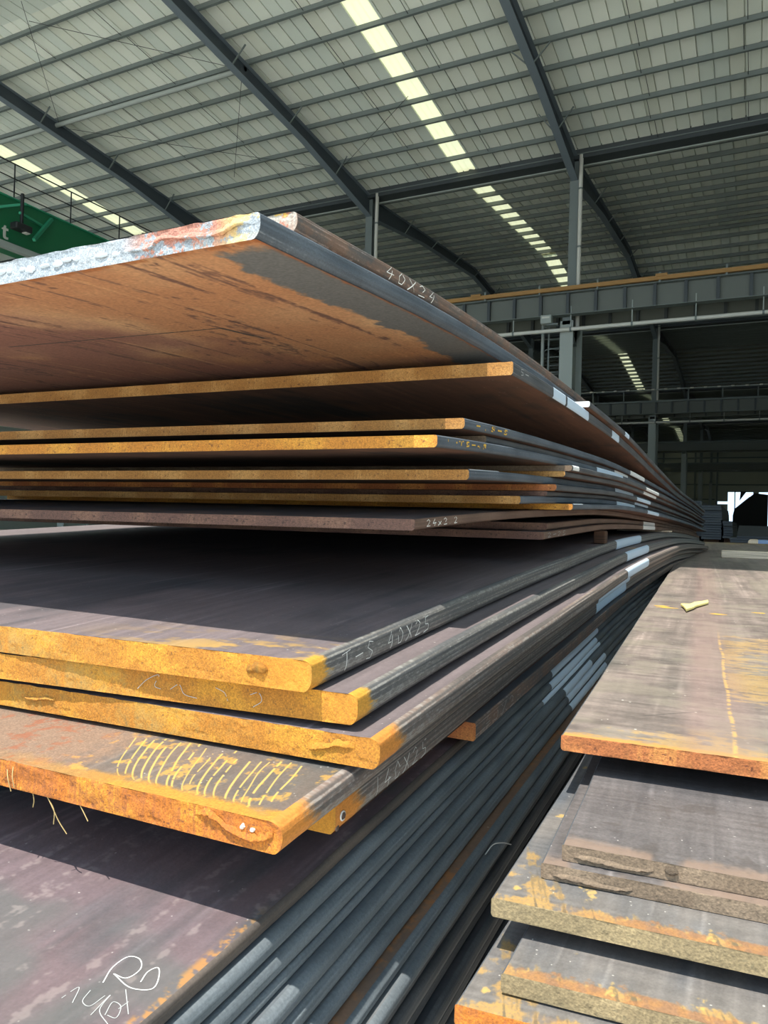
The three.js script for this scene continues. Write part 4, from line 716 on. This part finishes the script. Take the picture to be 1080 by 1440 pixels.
// bearers under the stacks
const bearer = (label, r0, r1, s, h0, h1, ws = 0.1, mat = M.timberDark, name = 'timber_bearer') => { const o = [(r0 + r1) / 2, h0, s], t = thing(name, label, 'timber', o); mesh('beam', worldUV(new RoundedBoxGeometry(r1 - r0, h1 - h0, ws, 2, 0.006).translate(0, (h1 - h0) / 2, 0)), mat, t); };
{
  const b = pl.M13, s = 2.9; bearer('brown wooden block between the brown plates and the dark plate below', -0.54, -0.497, s, pl.A.y(s) + 0.001, b.y(s) - b.t - 0.001, 0.06, M.timberDark);
  const s2 = 5.1; bearer('pale wooden block in the far gap under the brown plates', -0.8, -0.47, s2, pl.A.y(s2) + 0.0005, Math.max(pl.A.y(s2) + 0.01, b.y(s2) - b.t - 0.0005), 0.12, M.timberPale);
}
const foot = plates['H' + (LOWER.length - 1)]; 
for (const [i, s] of [0.75, 2.2, 4.2, 6.2, 8.0].entries()) bearer(['first', 'second', 'third', 'fourth', 'fifth'][i] + ' heavy timber bearer on the floor under the tall stack, counted inward', -2.85, -0.5, s, -EYE, foot.y(s) - foot.t - 0.001, 0.22);
for (const [i, s] of [0.9, 2.4, 4.2, 6.0].entries()) bearer(['first', 'second', 'third', 'fourth'][i] + ' heavy timber bearer on the floor under the low stack, counted inward', -0.1, 1.7, s, -EYE, pl.R6.y(s) - pl.R6.t - 0.001, 0.22);
{ const s = 9.3; bearer('far timber bearer holding up the long tan plate', -0.6, 1.4, s, -EYE, pl.R1.y(s) - pl.R1.t - 0.001, 0.2); }
for (const s of [1.6, 4.0]) bearer(s < 2 ? 'thin batten between the tan plate and the grey plates' : 'thin far batten between the tan plate and the grey plates', -0.12, 1.5, s, pl.R2.y(s) + 0.001, pl.R1.y(s) - pl.R1.t - 0.001, 0.06);

// ── stacks farther into the hall
function farStack(r0, r1, s0, s1, hTop, n, t, label, group) {
  let h = hTop;
  for (let i = 0; i < n; i++) {
    const dr = 0.03 * (hash(i, 71) - 0.5), ds = 0.1 * (hash(i, 72) - 0.5), o = [r0 + dr, h - t, s0 + ds];
    const g = new RoundedBoxGeometry(r1 - r0, t - 0.004, s1 - s0, 1, 0.004); g.translate((r1 - r0) / 2, t / 2, -(s1 - s0) / 2);
    const m = mesh('steel_plate', worldUV(g), M.farSteel); m.position.copy(P(...o)); tag(m, label(i), 'steel plate', group); h -= t;
  }
  return h;
}
const nth = (i) => ORD[i];
let hb = farStack(-2.3, -1.2, 21, 27, 0.72, 14, 0.066, (i) => `${nth(i)} plate from the top of the dark stack past the tall fan`, 'plates of the dark stack past the fan');
bearer('bearer block under the dark stack past the tall fan', -2.2, -1.3, 23, -EYE, hb - 0.001, 3.6, M.timberDark);
hb = farStack(-1.15, -0.7, 20, 26, 0.58, 14, 0.06, (i) => `${nth(i)} plate from the top of the narrow dark stack in front of the far wall`, 'plates of the narrow dark stack');
bearer('bearer block under the narrow dark stack before the far wall', -1.1, -0.75, 22, -EYE, hb - 0.001, 3.6, M.timberDark);
hb = farStack(-0.66, -0.45, 20, 26, 0.2, 7, 0.06, (i) => `${nth(i)} plate from the top of the low dark stack below the bright doorway`, 'plates of the low dark stack');
bearer('bearer block under the low dark stack below the bright doorway', -0.64, -0.47, 22, -EYE, hb - 0.001, 3.6, M.timberDark);
hb = farStack(-0.42, 2.4, 17, 19.7, -0.17, 5, 0.05, (i) => `${nth(i)} plate from the top of the flat stack behind the tan plate`, 'plates of the flat stack behind');
bearer('bearer block under the flat stack behind the tan plate', -0.3, 2.3, 18.3, -EYE, hb - 0.001, 2.4, M.timberDark);
{
  const o = [-0.3, -0.17, 17.2], m = mesh('tilted_plate', worldUV(new RoundedBoxGeometry(2.8, 0.04, 2.3, 1, 0.006).translate(1.4, 0.02, -1.15)), M.farSteel); m.position.copy(P(...o)); m.rotation.x = 0.1;
  tag(m, 'loose dark plate propped at a slant on the flat far stack', 'steel plate');
  const c = thing('tarpaulin_roll', 'pale blue rolled sheet lying at the front of the flat far stack', 'roll', [0.3, -0.3, 15.8]);
  mesh('roll', new THREE.CapsuleGeometry(0.06, 1.1, 4, 10).rotateZ(Math.PI / 2).translate(0.35, 0.06, 0), std({ color: '#7d92b4', roughness: 0.8 }), c);
  mesh('wrapped_end', new THREE.CapsuleGeometry(0.066, 0.08, 4, 10).rotateZ(Math.PI / 2).translate(-0.28, 0.06, 0), M.timberPale, c);
  bearer('bearer under the pale blue roll', 0.0, 1.3, 15.8, -EYE, -0.301, 0.3);
}
{ // leaning sheet and crates inside the far doorway
  const o = [-1.6, -EYE, 118], t = thing('material_heap', 'dark sloping heap in front of the bright far doorway', 'heap', o);
  const sh = new THREE.Shape([[-1.05, 0], [3.2, 0], [3.2, 6.3], [1.6, 6.5], [-0.9, 4.1], [-1.05, 3.4]].map((q) => new THREE.Vector2(...q)));
  mesh('heap_body', new THREE.ExtrudeGeometry(sh, { depth: 2, bevelEnabled: true, bevelSize: 0.1, bevelThickness: 0.1, bevelSegments: 1 }).translate(0.1, 0, -1), M.black, t);
}

// ───────────────────────── shadows on, draw
scene.traverse((o) => { if (o.isMesh) { o.castShadow = true; o.receiveShadow = true; } });
renderer.render(scene, camera);
